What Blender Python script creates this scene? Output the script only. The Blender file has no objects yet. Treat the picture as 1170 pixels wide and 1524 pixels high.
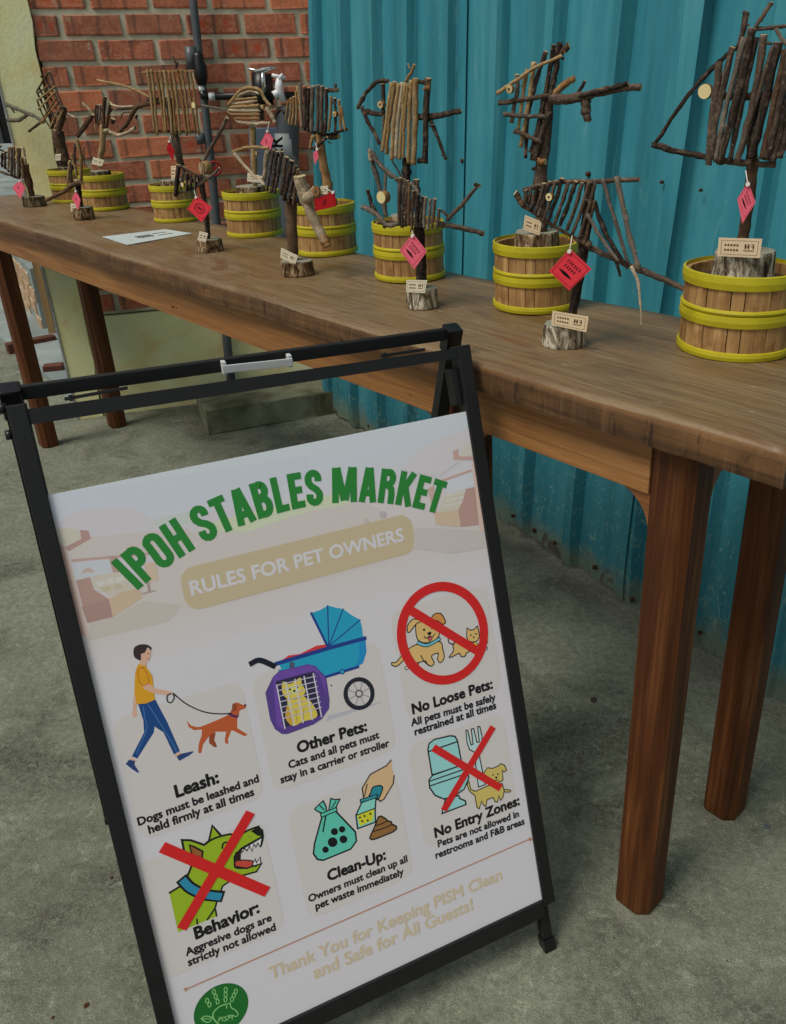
import bpy, bmesh, math, random
from mathutils import Vector, Matrix, geometry
random.seed(7)
R = math.radians
sc = bpy.context.scene
col = sc.collection

# ------------------------------------------------------------------ camera
F, PCX, PCY = 1228.48, 680.60, 697.21            # focal length and optical centre for a 1170 x 1524 frame
PITCH, ROLL, CAMH = R(25.3077), R(-1.48908), 1.3011
fwd = Vector((0, math.cos(PITCH), -math.sin(PITCH)))
r0 = Vector((1, 0, 0)); u0 = r0.cross(fwd)
rt = r0*math.cos(ROLL) + u0*math.sin(ROLL)
up = -r0*math.sin(ROLL) + u0*math.cos(ROLL)
EYE = Vector((0, 0, CAMH))
cd = bpy.data.cameras.new('camera'); cam = bpy.data.objects.new('camera', cd); col.objects.link(cam)
m = Matrix((rt, up, -fwd)).transposed().to_4x4(); m.translation = EYE
cam.matrix_world = m
cd.sensor_fit = 'HORIZONTAL'; cd.sensor_width = 36; cd.lens = F/1170*36
cd.shift_x = (585-PCX)/1170; cd.shift_y = (PCY-762)/1170
cd.clip_start = 0.02; cd.clip_end = 500
sc.camera = cam

# ------------------------------------------------------------------ world, sun, exposure
SUN_EL, SUN_AZ = 58, -128          # azimuth of the light source measured from +Y towards +X
w = bpy.data.worlds.new('World'); sc.world = w; w.use_nodes = True
nt = w.node_tree; bg = nt.nodes['Background']; sky = nt.nodes.new('ShaderNodeTexSky')
sky.sky_type = 'NISHITA'; sky.sun_disc = False; sky.sun_elevation = R(SUN_EL); sky.sun_rotation = R(SUN_AZ)
sky.air_density = 1.0; sky.dust_density = 4.0; sky.ozone_density = 1.0
hs = nt.nodes.new('ShaderNodeHueSaturation'); hs.inputs['Saturation'].default_value = 0.35
nt.links.new(sky.outputs[0], hs.inputs['Color']); nt.links.new(hs.outputs[0], bg.inputs[0])
bg.inputs[1].default_value = 0.075
sd = bpy.data.lights.new('sun', 'SUN'); sd.energy = 1.5; sd.angle = R(22); sd.color = (1, .97, .9)
sun = bpy.data.objects.new('sun', sd); col.objects.link(sun)
az, el = R(SUN_AZ), R(SUN_EL)
sdir = Vector((math.sin(az)*math.cos(el), math.cos(az)*math.cos(el), math.sin(el)))
sun.rotation_euler = sdir.to_track_quat('Z', 'Y').to_euler()
sc.view_settings.view_transform = 'Standard'; sc.view_settings.look = 'None'
sc.view_settings.exposure = 0.17; sc.view_settings.gamma = 1
sc.cycles.max_bounces = 6

# ------------------------------------------------------------------ helpers
def lin(c): c /= 255; return c/12.92 if c <= .04045 else ((c+.055)/1.055)**2.4
def A(r, g, b, k=.64): return tuple(min(.85, lin(x)/k) for x in (r, g, b))     # surface colour
def PC(r, g, b): return tuple(min(.85, lin(x)/lin(172)*.8) for x in (r, g, b)) # printed ink on the poster
def ray(x, y): return fwd + rt*((x-PCX)/F) - up*((y-PCY)/F)
def on_z(x, y, z=0): d = ray(x, y); return EYE + d*((z-EYE.z)/d.z)
def on_plane(x, y, P, n): d = ray(x, y); return EYE + d*((Vector(P)-EYE).dot(n)/d.dot(n))
def dist(P): return (Vector(P)-EYE).dot(fwd)

def tag(o, label=None, cat=None, group=None, kind=None):
    if label: o['label'] = label
    if cat: o['category'] = cat
    if group: o['group'] = group
    if kind: o['kind'] = kind
    return o
def empty(name, loc=(0, 0, 0), rz=0):
    o = bpy.data.objects.new(name, None); col.objects.link(o); o.location = loc; o.rotation_euler = (0, 0, rz)
    o.empty_display_size = .05
    return o
def link(name, me, mats, parent=None, smooth=False):
    """world-space mesh linked as one object; under its parent it is re-expressed in the parent's space"""
    o = bpy.data.objects.new(name, me); col.objects.link(o)
    for mm in (mats if isinstance(mats, (list, tuple)) else [mats]): me.materials.append(mm)
    if smooth:
        for p in me.polygons: p.use_smooth = True
    if parent:
        o.parent = parent
    return o
def wm(o):
    M = Matrix.LocRotScale(o.location, o.rotation_euler, o.scale)
    return wm(o.parent) @ M if o.parent else M
def bm_obj(name, bm, mats, parent=None, smooth=False, world=True):
    bmesh.ops.recalc_face_normals(bm, faces=bm.faces)
    if parent and world: bm.transform(wm(parent).inverted())
    me = bpy.data.meshes.new(name); bm.to_mesh(me); bm.free()
    return link(name, me, mats, parent, smooth)
def origin_to(o, p):
    """move a top-level mesh's origin to p, keeping the mesh in place"""
    p = Vector(p); o.data.transform(Matrix.Translation(-p)); o.location = p; return o
def obox(bm, c, ax, ay, az, mi=0, bev=0):
    """box by centre and three half-axis vectors"""
    c, ax, ay, az = map(Vector, (c, ax, ay, az))
    v = [bm.verts.new(c+sx*ax+sy*ay+sz*az) for sx in (-1, 1) for sy in (-1, 1) for sz in (-1, 1)]
    fs = []
    for q in ((0, 1, 3, 2), (4, 6, 7, 5), (0, 4, 5, 1), (2, 3, 7, 6), (0, 2, 6, 4), (1, 5, 7, 3)):
        f = bm.faces.new([v[i] for i in q]); f.material_index = mi; fs.append(f)
    if bev:
        es = list({e for f in fs for e in f.edges})
        bmesh.ops.bevel(bm, geom=es, offset=bev, segments=2, affect='EDGES', profile=.6)
    return fs
def box_obj(name, c, ax, ay, az, mat, parent=None, bev=0):
    bm = bmesh.new(); obox(bm, c, ax, ay, az, bev=bev); return bm_obj(name, bm, mat, parent)
def prism(bm, pts, z0, z1, mi=0):
    a = [bm.verts.new((p[0], p[1], z0)) for p in pts]; b = [bm.verts.new((p[0], p[1], z1)) for p in pts]
    n = len(pts)
    for i in range(n):
        f = bm.faces.new((a[i], a[(i+1) % n], b[(i+1) % n], b[i])); f.material_index = mi
    bm.faces.new(a[::-1]).material_index = mi; bm.faces.new(b).material_index = mi
def frame_of(d):
    d = d.normalized(); h = Vector((0, 0, 1)) if abs(d.z) < .9 else Vector((1, 0, 0))
    a = d.cross(h).normalized(); return a, d.cross(a)
def tube(bm, pts, rad, n=8, mi=0, cap_mi=None, lump=0, uvl=None):
    """tube along a polyline with a radius per point, capped; uv = (around, along in metres)"""
    pts = [Vector(p) for p in pts]; rad = rad if isinstance(rad, (list, tuple)) else [rad]*len(pts)
    rings = []; L = 0; a0 = None; Ls = []
    for i, p in enumerate(pts):
        d = (pts[min(i+1, len(pts)-1)]-pts[max(i-1, 0)])
        if i: L += (p-pts[i-1]).length
        Ls.append(L)
        if a0 is None: a, b = frame_of(d)
        else:
            dn = d.normalized(); a = (a0-dn*a0.dot(dn)).normalized(); b = dn.cross(a)
        a0 = a
        rings.append([bm.verts.new(p+(a*math.cos(2*math.pi*k/n)+b*math.sin(2*math.pi*k/n))*rad[i]*(1+random.uniform(-lump, lump))) for k in range(n)])
    for i in range(len(pts)-1):
        for k in range(n):
            f = bm.faces.new((rings[i][k], rings[i][(k+1) % n], rings[i+1][(k+1) % n], rings[i+1][k])); f.material_index = mi; f.smooth = True
            if uvl:
                for lp, (uu, vv) in zip(f.loops, ((k, i), (k+1, i), (k+1, i+1), (k, i+1))):
                    lp[uvl].uv = (uu/n, Ls[vv])
    for ring, s in ((rings[0], -1), (rings[-1], 1)):
        f = bm.faces.new(ring if s > 0 else ring[::-1]); f.material_index = mi if cap_mi is None else cap_mi
    return rings
def smooth_path(pts, per=4):
    pts = [Vector(p) for p in pts]
    if len(pts) < 3: return [pts[0].lerp(pts[-1], i/per) for i in range(per+1)]
    out = []
    for i in range(len(pts)-1):
        p0 = pts[max(i-1, 0)]; p1 = pts[i]; p2 = pts[i+1]; p3 = pts[min(i+2, len(pts)-1)]
        for k in range(per):
            t = k/per
            out.append(.5*((2*p1)+(-p0+p2)*t+(2*p0-5*p1+4*p2-p3)*t*t+(-p0+3*p1-3*p2+p3)*t**3))
    out.append(pts[-1]); return out

# ------------------------------------------------------------------ materials
def nmat(name, rough=.7, spec=.3):
    mt = bpy.data.materials.new(name); mt.use_nodes = True
    n = mt.node_tree.nodes; b = n['Principled BSDF']; b.inputs['Roughness'].default_value = rough
    b.inputs['Specular IOR Level'].default_value = spec
    return mt, mt.node_tree, b
def N(t, typ, **kw):
    n = t.nodes.new(typ)
    for k, v in kw.items():
        if k in n.inputs.keys(): n.inputs[k].default_value = v
        else: setattr(n, k, v)
    return n
def ramp(t, fac, stops):
    r = t.nodes.new('ShaderNodeValToRGB'); e = r.color_ramp.elements
    while len(e) > 1: e.remove(e[-1])
    for i, (p, c) in enumerate(stops):
        x = e[0] if i == 0 else e.new(p)
        x.position = p; x.color = (*c, 1) if len(c) == 3 else c
    t.links.new(fac, r.inputs[0]); return r.outputs[0]
def mix(t, fac, a, b, mode='MIX'):
    x = t.nodes.new('ShaderNodeMix'); x.data_type = 'RGBA'; x.blend_type = mode
    for s, v in ((0, fac), (6, a), (7, b)):
        if isinstance(v, (int, float)): x.inputs[s].default_value = v
        elif isinstance(v, tuple): x.inputs[s].default_value = (*v, 1)
        else: t.links.new(v, x.inputs[s])
    return x.outputs[2]
def coords(t, kind='Object', scale=(1, 1, 1), loc=(0, 0, 0), rot=(0, 0, 0), rnd=0):
    c = t.nodes.new('ShaderNodeTexCoord'); mp = t.nodes.new('ShaderNodeMapping')
    mp.inputs['Scale'].default_value = scale; mp.inputs['Location'].default_value = loc; mp.inputs['Rotation'].default_value = rot
    t.links.new(c.outputs[kind], mp.inputs[0])
    if rnd:
        oi = t.nodes.new('ShaderNodeObjectInfo'); mu = N(t, 'ShaderNodeMath', operation='MULTIPLY'); mu.inputs[1].default_value = rnd
        t.links.new(oi.outputs['Random'], mu.inputs[0]); t.links.new(mu.outputs[0], mp.inputs['Location'])
    return mp.outputs[0]
def noise(t, vec, scale, detail=5, rough=.55, dist=0):
    n = N(t, 'ShaderNodeTexNoise', Scale=scale, Detail=detail, Roughness=rough, Distortion=dist)
    t.links.new(vec, n.inputs['Vector']); return n.outputs[0]
def bump(t, b, h, strength=.3, d=.01):
    bp = N(t, 'ShaderNodeBump', Strength=strength, Distance=d); t.links.new(h, bp.inputs['Height']); t.links.new(bp.outputs[0], b.inputs['Normal'])
def maprange(t, v, a, b, c=0., d=1.):
    n = N(t, 'ShaderNodeMapRange'); n.inputs[1].default_value = a; n.inputs[2].default_value = b; n.inputs[3].default_value = c; n.inputs[4].default_value = d
    t.links.new(v, n.inputs[0]); return n.outputs[0]
def flat(name, c, rough=.6, spec=.3, metal=0):
    mt, t, b = nmat(name, rough, spec); b.inputs['Base Color'].default_value = (*c, 1); b.inputs['Metallic'].default_value = metal
    return mt
M = {}
def mk_concrete():
    mt, t, b = nmat('concrete_floor', .82, .25)
    v = coords(t)
    big = noise(t, v, 1.6, 8, .62, .6); mid = noise(t, v, 7, 8, .68, .4); fine = noise(t, v, 60, 6, .75); grit = noise(t, v, 420, 3, .8)
    K_ = .60
    c = ramp(t, big, [(.3, A(84, 86, 70, K_)), (.5, A(108, 111, 94, K_)), (.7, A(128, 132, 112, K_))])
    c = mix(t, maprange(t, mid, .36, .68, 0, .42), c, A(138, 141, 122, K_))
    blot = maprange(t, noise(t, coords(t, loc=(3, 1, 0)), 2.4, 9, .7, 1.2), .48, .62)
    gran = maprange(t, noise(t, v, 85, 6, .8, .6), .44, .56)
    bg_ = N(t, 'ShaderNodeMath', operation='MULTIPLY'); t.links.new(blot, bg_.inputs[0]); t.links.new(gran, bg_.inputs[1])
    c = mix(t, blot, c, mix(t, .38, c, A(54, 55, 42, K_)))
    c = mix(t, maprange(t, bg_.outputs[0], 0, 1, 0, .8), c, A(40, 41, 31, K_))
    c = mix(t, maprange(t, fine, .40, .62, .0, .6), c, A(74, 75, 64, K_))
    c = mix(t, maprange(t, noise(t, v, 33, 7, .75, 1.), .56, .66, 0, .38), c, A(152, 154, 136, K_))
    c = mix(t, maprange(t, grit, .42, .62, .0, .6), c, A(56, 57, 47, K_))
    c = mix(t, maprange(t, noise(t, coords(t, loc=(7, 2, 0)), 310, 3, .8), .60, .70, 0, .7), c, A(176, 176, 162, K_))
    cv = N(t, 'ShaderNodeTexVoronoi', Scale=.9, feature='DISTANCE_TO_EDGE'); wv = N(t, 'ShaderNodeTexNoise', Scale=5., Detail=6.); t.links.new(v, wv.inputs['Vector'])
    av = N(t, 'ShaderNodeVectorMath', operation='MULTIPLY_ADD'); t.links.new(wv.outputs['Color'], av.inputs[0]); av.inputs[1].default_value = (.35, .35, 0); t.links.new(v, av.inputs[2]); t.links.new(av.outputs[0], cv.inputs['Vector'])
    ck = N(t, 'ShaderNodeMath', operation='MULTIPLY'); t.links.new(maprange(t, cv.outputs['Distance'], .0012, .0004), ck.inputs[0]); t.links.new(maprange(t, noise(t, v, 1.3, 3), .5, .56), ck.inputs[1])
    c = mix(t, ck.outputs[0], c, A(40, 40, 32, K_))
    vo = N(t, 'ShaderNodeTexVoronoi', Scale=26.); t.links.new(v, vo.inputs['Vector'])
    pit = maprange(t, vo.outputs['Distance'], .035, .06, 1., 0.)
    sel = maprange(t, noise(t, v, 9, 2), .56, .6)
    pm = N(t, 'ShaderNodeMath', operation='MULTIPLY'); t.links.new(pit, pm.inputs[0]); t.links.new(sel, pm.inputs[1])
    c = mix(t, pm.outputs[0], c, A(40, 36, 26, .54))
    t.links.new(c, b.inputs['Base Color'])
    hsum = N(t, 'ShaderNodeMath', operation='ADD'); t.links.new(mid, hsum.inputs[0])
    h2 = N(t, 'ShaderNodeMath', operation='MULTIPLY'); h2.inputs[1].default_value = .35; t.links.new(fine, h2.inputs[0]); t.links.new(h2.outputs[0], hsum.inputs[1])
    bump(t, b, hsum.outputs[0], .8, .014)
    return mt
M['concrete'] = mk_concrete()
def mk_wood(name, stops, along='x', gs=(3, 60, 60), rough=.5, haze=None, spec=.35, streak=.6, rnd=0, bstr=.25, redness=None, kind='Object'):
    mt, t, b = nmat(name, rough, spec)
    s = {'x': (gs[0], gs[1], gs[2]), 'y': (gs[1], gs[0], gs[2]), 'z': (gs[1], gs[2], gs[0])}[along]
    v = coords(t, kind, s, rnd=rnd)
    g = noise(t, v, 1, 7, .62, .5)
    v2 = coords(t, kind, tuple(q*3.3 for q in s), rnd=rnd); g2 = noise(t, v2, 1, 5, .7)
    v3 = coords(t, kind, tuple(max(q*.16, 1.2) for q in s), rnd=rnd); g3 = noise(t, v3, 1, 5, .6, 1.)
    c = ramp(t, g, stops)
    c = mix(t, maprange(t, g2, .35, .7, 0, streak), c, mix(t, .55, c, stops[0][1]))
    c = mix(t, maprange(t, g3, .35, .7, 0, .6), c, stops[-1][1] if redness is None else redness)
    if haze:
        hz = noise(t, coords(t, kind, (1.5, 5, 5) if along == 'x' else (1, 1, 1)), 1.6, 6, .6, 1.)
        c = mix(t, maprange(t, hz, .38, .62, 0, .75), c, haze)
        t.links.new(maprange(t, hz, .3, .7, rough-.1, rough+.15), b.inputs['Roughness'])
    t.links.new(c, b.inputs['Base Color'])
    bump(t, b, g2, bstr, .004)
    return mt
M['top'] = mk_wood('table_top_wood', [(.3, A(68, 46, 28)), (.5, A(96, 70, 45)), (.72, A(122, 92, 62))], 'x', (2.2, 26, 26), .42, haze=A(124, 112, 90), redness=A(112, 78, 46), spec=.4)
M['edge'] = mk_wood('slab_edge_wood', [(.3, A(50, 32, 17)), (.5, A(84, 58, 34)), (.72, A(122, 90, 56))], 'x', (3, 18, 60), .6, redness=A(94, 64, 38), streak=.8, bstr=.5)
def mk_edge():
    mt, t, b = nmat('slab_edge_wood', .62, .3)
    g = noise(t, coords(t, 'Object', (3, 20, 90)), 1, 7, .65, .4)
    saw = noise(t, coords(t, 'Object', (150, 20, 5)), 1, 6, .75, .2)
    pat = noise(t, coords(t, 'Object', (5, 4, 8)), 1, 5, .6, .8)
    c = ramp(t, g, [(.3, A(52, 34, 18)), (.5, A(80, 55, 31)), (.72, A(110, 79, 48))])
    c = mix(t, maprange(t, pat, .4, .62, 0, .75), c, A(58, 40, 24))
    c = mix(t, maprange(t, saw, .5, .75, 0, .45), c, A(112, 86, 56))
    c = mix(t, maprange(t, noise(t, coords(t, 'Object', (60, 20, 14)), 1, 5, .75), .55, .66, 0, .8), c, A(30, 20, 12))
    sx = N(t, 'ShaderNodeSeparateXYZ'); tc = t.nodes.new('ShaderNodeTexCoord'); t.links.new(tc.outputs['Object'], sx.inputs[0])
    c = mix(t, maprange(t, sx.outputs[2], .908, .917, 0, .45), c, A(136, 100, 60))
    t.links.new(c, b.inputs['Base Color']); bump(t, b, saw, .5, .003); return mt
M['edge'] = mk_edge()
def mk_top():
    mt, t, b = nmat('table_top_wood', .45, .4)
    g = noise(t, coords(t, 'Object', (1.6, 24, 24)), 1, 8, .66, .5); g2 = noise(t, coords(t, 'Object', (5, 150, 150)), 1, 6, .7, .3)
    g3 = noise(t, coords(t, 'Object', (14, 420, 420)), 1, 4, .7); pat = noise(t, coords(t, 'Object', (2.6, 7, 7)), 1, 8, .68, 1.2)
    c = ramp(t, g, [(.28, A(70, 50, 30)), (.5, A(100, 76, 48)), (.72, A(124, 97, 64))])
    c = mix(t, maprange(t, pat, .37, .56, 0, .72), c, A(114, 98, 72))
    c = mix(t, maprange(t, pat, .58, .66, 0, .8), c, A(94, 58, 30))
    c = mix(t, maprange(t, g2, .45, .62, 0, .55), c, A(70, 50, 32))
    c = mix(t, maprange(t, g3, .5, .66, 0, .5), c, A(62, 44, 30))
    c = mix(t, maprange(t, g2, .60, .74, 0, .45), c, A(136, 114, 82))
    c = mix(t, maprange(t, noise(t, coords(t, 'Object', (30, 60, 60)), 1, 6, .7), .62, .72, 0, .5), c, A(150, 140, 120))
    t.links.new(c, b.inputs['Base Color']); t.links.new(maprange(t, pat, .35, .65, .34, .6), b.inputs['Roughness']); bump(t, b, g2, .35, .003); return mt
M['top'] = mk_top()
M['apron'] = mk_wood('apron_wood', [(.3, A(84, 54, 26)), (.5, A(126, 87, 47)), (.72, A(152, 110, 64))], 'x', (3, 90, 90), .5, redness=A(116, 74, 38))
M['leg'] = mk_wood('leg_wood', [(.3, A(32, 15, 5)), (.5, A(66, 35, 13)), (.74, A(108, 68, 34))], 'z', (2.6, 60, 60), .58, redness=A(78, 40, 15), spec=.25)
M['brace'] = mk_wood('brace_wood', [(.3, A(80, 46, 20)), (.5, A(112, 70, 36)), (.72, A(130, 86, 48))], 'x', (6, 60, 60), .5)
M['timber'] = mk_wood('timber', [(.3, A(44, 20, 12)), (.5, A(70, 36, 22)), (.72, A(96, 56, 36))], 'x', (4, 60, 60), .6)
def mk_bark(name, dark, midc, light, sc_=1., rough=.85, peel=.5):
    mt, t, b = nmat(name, rough, .15)
    v = coords(t, 'UV', (5*sc_, 26*sc_, 1), rnd=9); g = noise(t, v, 1, 6, .65, .8)
    v2 = coords(t, 'Object', (1, 1, 1)); g2 = noise(t, v2, 320*sc_, 4, .7); g3 = noise(t, v2, 45*sc_, 5, .6)
    c = ramp(t, g, [(.3, dark), (.52, midc), (.75, light)])
    c = mix(t, maprange(t, g2, .4, .7, 0, .7), c, dark)
    c = mix(t, maprange(t, g3, .56, .68, 0, peel), c, light)
    c = mix(t, maprange(t, noise(t, coords(t, 'Object', (1, 1, 1), loc=(1, 3, 2)), 150*sc_, 5, .75), .55, .64, 0, .6), c, light)
    oi = t.nodes.new('ShaderNodeObjectInfo'); c = mix(t, maprange(t, oi.outputs['Random'], .35, 0, 0, .5), c, dark)
    c = mix(t, maprange(t, oi.outputs['Random'], .6, 1, 0, .55), c, mix(t, .5, c, light))
    t.links.new(c, b.inputs['Base Color']); bump(t, b, g2, .7, .002)
    return mt
M['d'] = mk_bark('dark_bark', A(20, 16, 13), A(54, 44, 37), A(116, 98, 82), peel=.5)
M['b'] = mk_bark('brown_bark', A(44, 32, 22), A(74, 56, 42), A(110, 88, 66))
M['g'] = mk_bark('grey_bark', A(58, 50, 44), A(88, 80, 70), A(124, 114, 100))
M['t'] = mk_bark('tan_bark', A(92, 70, 44), A(136, 112, 74), A(168, 146, 106), peel=.4)
M['p'] = mk_bark('pale_bark', A(98, 84, 64), A(146, 130, 106), A(184, 170, 146), peel=.6)
M['o'] = mk_bark('orange_brown_bark', A(88, 60, 34), A(124, 92, 56), A(152, 120, 80))
def mk_endgrain():
    mt, t, b = nmat('cut_wood_end', .75, .2)
    v = coords(t, 'Object'); wv = N(t, 'ShaderNodeTexNoise', Scale=90., Detail=5.); t.links.new(v, wv.inputs['Vector'])
    t.links.new(ramp(t, wv.outputs[0], [(.3, A(120, 100, 66)), (.6, A(170, 152, 112)), (.8, A(186, 170, 132))]), b.inputs['Base Color'])
    return mt
M['cut'] = mk_endgrain()
M['cutg'] = flat('weathered_cut_end', A(118, 116, 100), .8, .2)
M['cream'] = flat('fresh_cut_disc', A(182, 168, 120), .6, .3)
def mk_logbark(name, dark, midc, light, s=1.):
    mt, t, b = nmat(name, .9, .1)
    v = coords(t, 'Object', (1, 1, .28), rnd=5)
    vo = N(t, 'ShaderNodeTexVoronoi', Scale=150.*s, feature='DISTANCE_TO_EDGE')
    t.links.new(v, vo.inputs['Vector']); n1 = noise(t, v, 70*s, 6, .7, 1.)
    c = ramp(t, n1, [(.38, dark), (.48, midc), (.6, light)])
    c = mix(t, maprange(t, vo.outputs['Distance'], 0, .09, .35, 0), c, dark); c = mix(t, maprange(t, noise(t, v, 260*s, 5, .75), .52, .66, 0, .8), c, dark)
    t.links.new(c, b.inputs['Base Color']); bump(t, b, n1, .8, .006)
    return mt
M['log'] = mk_logbark('log_bark', A(34, 22, 14), A(96, 74, 50), A(160, 140, 108))
M['birch'] = mk_logbark('pale_log_bark', A(40, 32, 24), A(118, 108, 86), A(186, 178, 158), .9)
M['moss'] = mk_logbark('dark_mossy_log_bark', A(26, 20, 12), A(62, 52, 36), A(120, 112, 84))
# steel, plastic, paint
def mk_paint(name, c, rough=.45, var=.25, sc_=30, spec=.4):
    mt, t, b = nmat(name, rough, spec); g = noise(t, coords(t), sc_, 6, .6)
    cc = mix(t, maprange(t, g, .3, .7, 0, var), c, tuple(x*.55 for x in c)); t.links.new(cc, b.inputs['Base Color'])
    g2 = noise(t, coords(t), sc_*14, 3, .6); bump(t, b, g2, .08, .002)
    t.links.new(maprange(t, g, .3, .7, rough-.08, rough+.12), b.inputs['Roughness'])
    return mt
M['black'] = mk_paint('black_powder_coat', A(19, 20, 20), .5, .4, spec=.4)
M['blackcap'] = mk_paint('black_plastic', A(10, 10, 11), .35, .2, spec=.5)
M['pipe'] = mk_paint('grey_pvc', A(70, 74, 76), .4, .35, spec=.4)
M['pipeblack'] = mk_paint('black_poly_pipe', A(16, 17, 18), .35, .2)
M['tank'] = mk_paint('dark_grey_plastic', A(66, 70, 74), .5, .3)
M['tank2'] = mk_paint('blue_grey_board', A(84, 94, 106), .5, .3)
M['labelgrey'] = mk_paint('grey_label', A(108, 114, 112), .5, .2)
M['white'] = mk_paint('white_plastic', A(196, 198, 204), .35, .1)
M['chrome'] = flat('chrome', (.7, .7, .68), .15, .5, 1.)
M['alu'] = mk_paint('brushed_handle', A(176, 178, 174), .4, .25)
M['redvalve'] = flat('red_valve', A(120, 20, 24), .5)
M['hoop'] = mk_paint('yellow_hoop', A(158, 148, 22), .45, .5, 26)
M['tray'] = mk_paint('barrel_filling', A(62, 44, 28), .9, .6, 60)
M['tagr'] = flat('red_tag_card', A(188, 46, 56), .75, .2)
M['tagp'] = flat('pink_tag_card', A(206, 84, 100), .75, .2)
M['tagd'] = flat('dark_red_tag_card', A(140, 14, 20), .75, .2)
M['card'] = flat('kraft_price_card', A(186, 166, 134), .8, .2)
M['cardw'] = flat('cream_price_card', A(184, 176, 152), .8, .2)
M['ink'] = flat('ink', (.012, .01, .01), .8, .1)
M['inkb'] = flat('brown_ink', (.12, .06, .03), .8, .1)
M['string'] = flat('string', A(190, 186, 178), .9, .1)
M['paper'] = mk_paint('laminated_paper', A(170, 180, 178), .3, .12)
M['rust'] = flat('rust', A(60, 38, 22), .9, .1)
def mk_stave():
    mt, t, b = nmat('stave_wood', .6, .3)
    v = coords(t, 'Object', (70, 70, 7), rnd=7); g = noise(t, v, 1, 6, .65, .4)
    v2 = coords(t, 'Object', (1, 1, 1), rnd=3); g2 = noise(t, v2, 22, 5, .6, .6)
    c = ramp(t, g, [(.3, A(84, 60, 34, .48)), (.5, A(124, 96, 58, .48)), (.72, A(158, 130, 84, .48))])
    c = mix(t, maprange(t, g2, .5, .68, 0, .7), c, A(84, 52, 24, .48))
    oi = t.nodes.new('ShaderNodeObjectInfo')
    c = mix(t, maprange(t, oi.outputs['Random'], 0, 1, 0, .5), c, A(104, 74, 42, .48))
    t.links.new(c, b.inputs['Base Color']); bump(t, b, g, .4, .003)
    return mt
M['stave'] = mk_stave()
def mk_teal():
    mt, t, b = nmat('teal_painted_steel', .5, .35)
    v = coords(t); vs = coords(t, 'Object', (9, 9, .7)); st = noise(t, vs, 1, 7, .6, .3); vs2 = coords(t, 'Object', (60, 60, 2.2)); st2 = noise(t, vs2, 1, 5, .6)
    c = ramp(t, st, [(.3, A(30, 88, 98)), (.5, A(41, 107, 118)), (.72, A(62, 124, 132))])
    c = mix(t, maprange(t, st2, .5, .8, 0, .22), c, A(76, 128, 130))
    sx = N(t, 'ShaderNodeSeparateXYZ'); t.links.new(v, sx.inputs[0])
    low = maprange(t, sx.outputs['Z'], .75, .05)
    # pale lime splashes and scuffs, denser towards the foot of the sheets
    sp = noise(t, coords(t, 'Object', (1, 1, .6), loc=(5, 2, 1)), 70, 7, .75, 1.)
    sp2 = noise(t, v, 9, 5, .6, .8)
    m1 = N(t, 'ShaderNodeMath', operation='MULTIPLY_ADD'); t.links.new(low, m1.inputs[0]); m1.inputs[1].default_value = .13; t.links.new(sp, m1.inputs[2])
    m2 = N(t, 'ShaderNodeMath', operation='MULTIPLY_ADD'); t.links.new(sp2, m2.inputs[0]); m2.inputs[1].default_value = .25; t.links.new(m1.outputs[0], m2.inputs[2])
    c = mix(t, maprange(t, m2.outputs[0], .79, .87, 0, .8), c, A(122, 150, 134))
    sc2 = noise(t, coords(t, 'Object', (1, 1, .16), loc=(2, 4, 1)), 26, 8, .7, .6)
    c = mix(t, maprange(t, sc2, .60, .70, 0, .35), c, A(96, 142, 146))
    c = mix(t, maprange(t, noise(t, coords(t, 'Object', (1, 1, .3), loc=(9, 4, 1)), 16, 7, .75, .4), .60, .70, 0, .4), c, A(20, 62, 70))
    # mud band at the very bottom
    mud = N(t, 'ShaderNodeMath', operation='MULTIPLY_ADD'); t.links.new(sp2, mud.inputs[0]); mud.inputs[1].default_value = -.16; t.links.new(sx.outputs['Z'], mud.inputs[2])
    c = mix(t, maprange(t, mud.outputs[0], .03, -.05, 0, .85), c, A(104, 110, 84))
    rs = noise(t, coords(t, 'Object', (1, 1, .5), loc=(4, 1, 7)), 14, 7, .7, 1.)
    m3_ = N(t, 'ShaderNodeMath', operation='MULTIPLY_ADD'); t.links.new(sx.outputs['Z'], m3_.inputs[0]); m3_.inputs[1].default_value = -.9; t.links.new(rs, m3_.inputs[2])
    c = mix(t, maprange(t, m3_.outputs[0], .53, .60, 0, .85), c, A(72, 48, 30))
    c = mix(t, maprange(t, low, .3, 1., 0, .45), c, mix(t, .5, c, A(20, 66, 76)))  # deeper teal towards the floor: shade under the table put into the paint
    t.links.new(c, b.inputs['Base Color'])
    bump(t, b, noise(t, coords(t, 'Object', (1, 1, .5)), 9, 4, .5), .25, .02)
    return mt
M['teal'] = mk_teal()
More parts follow.
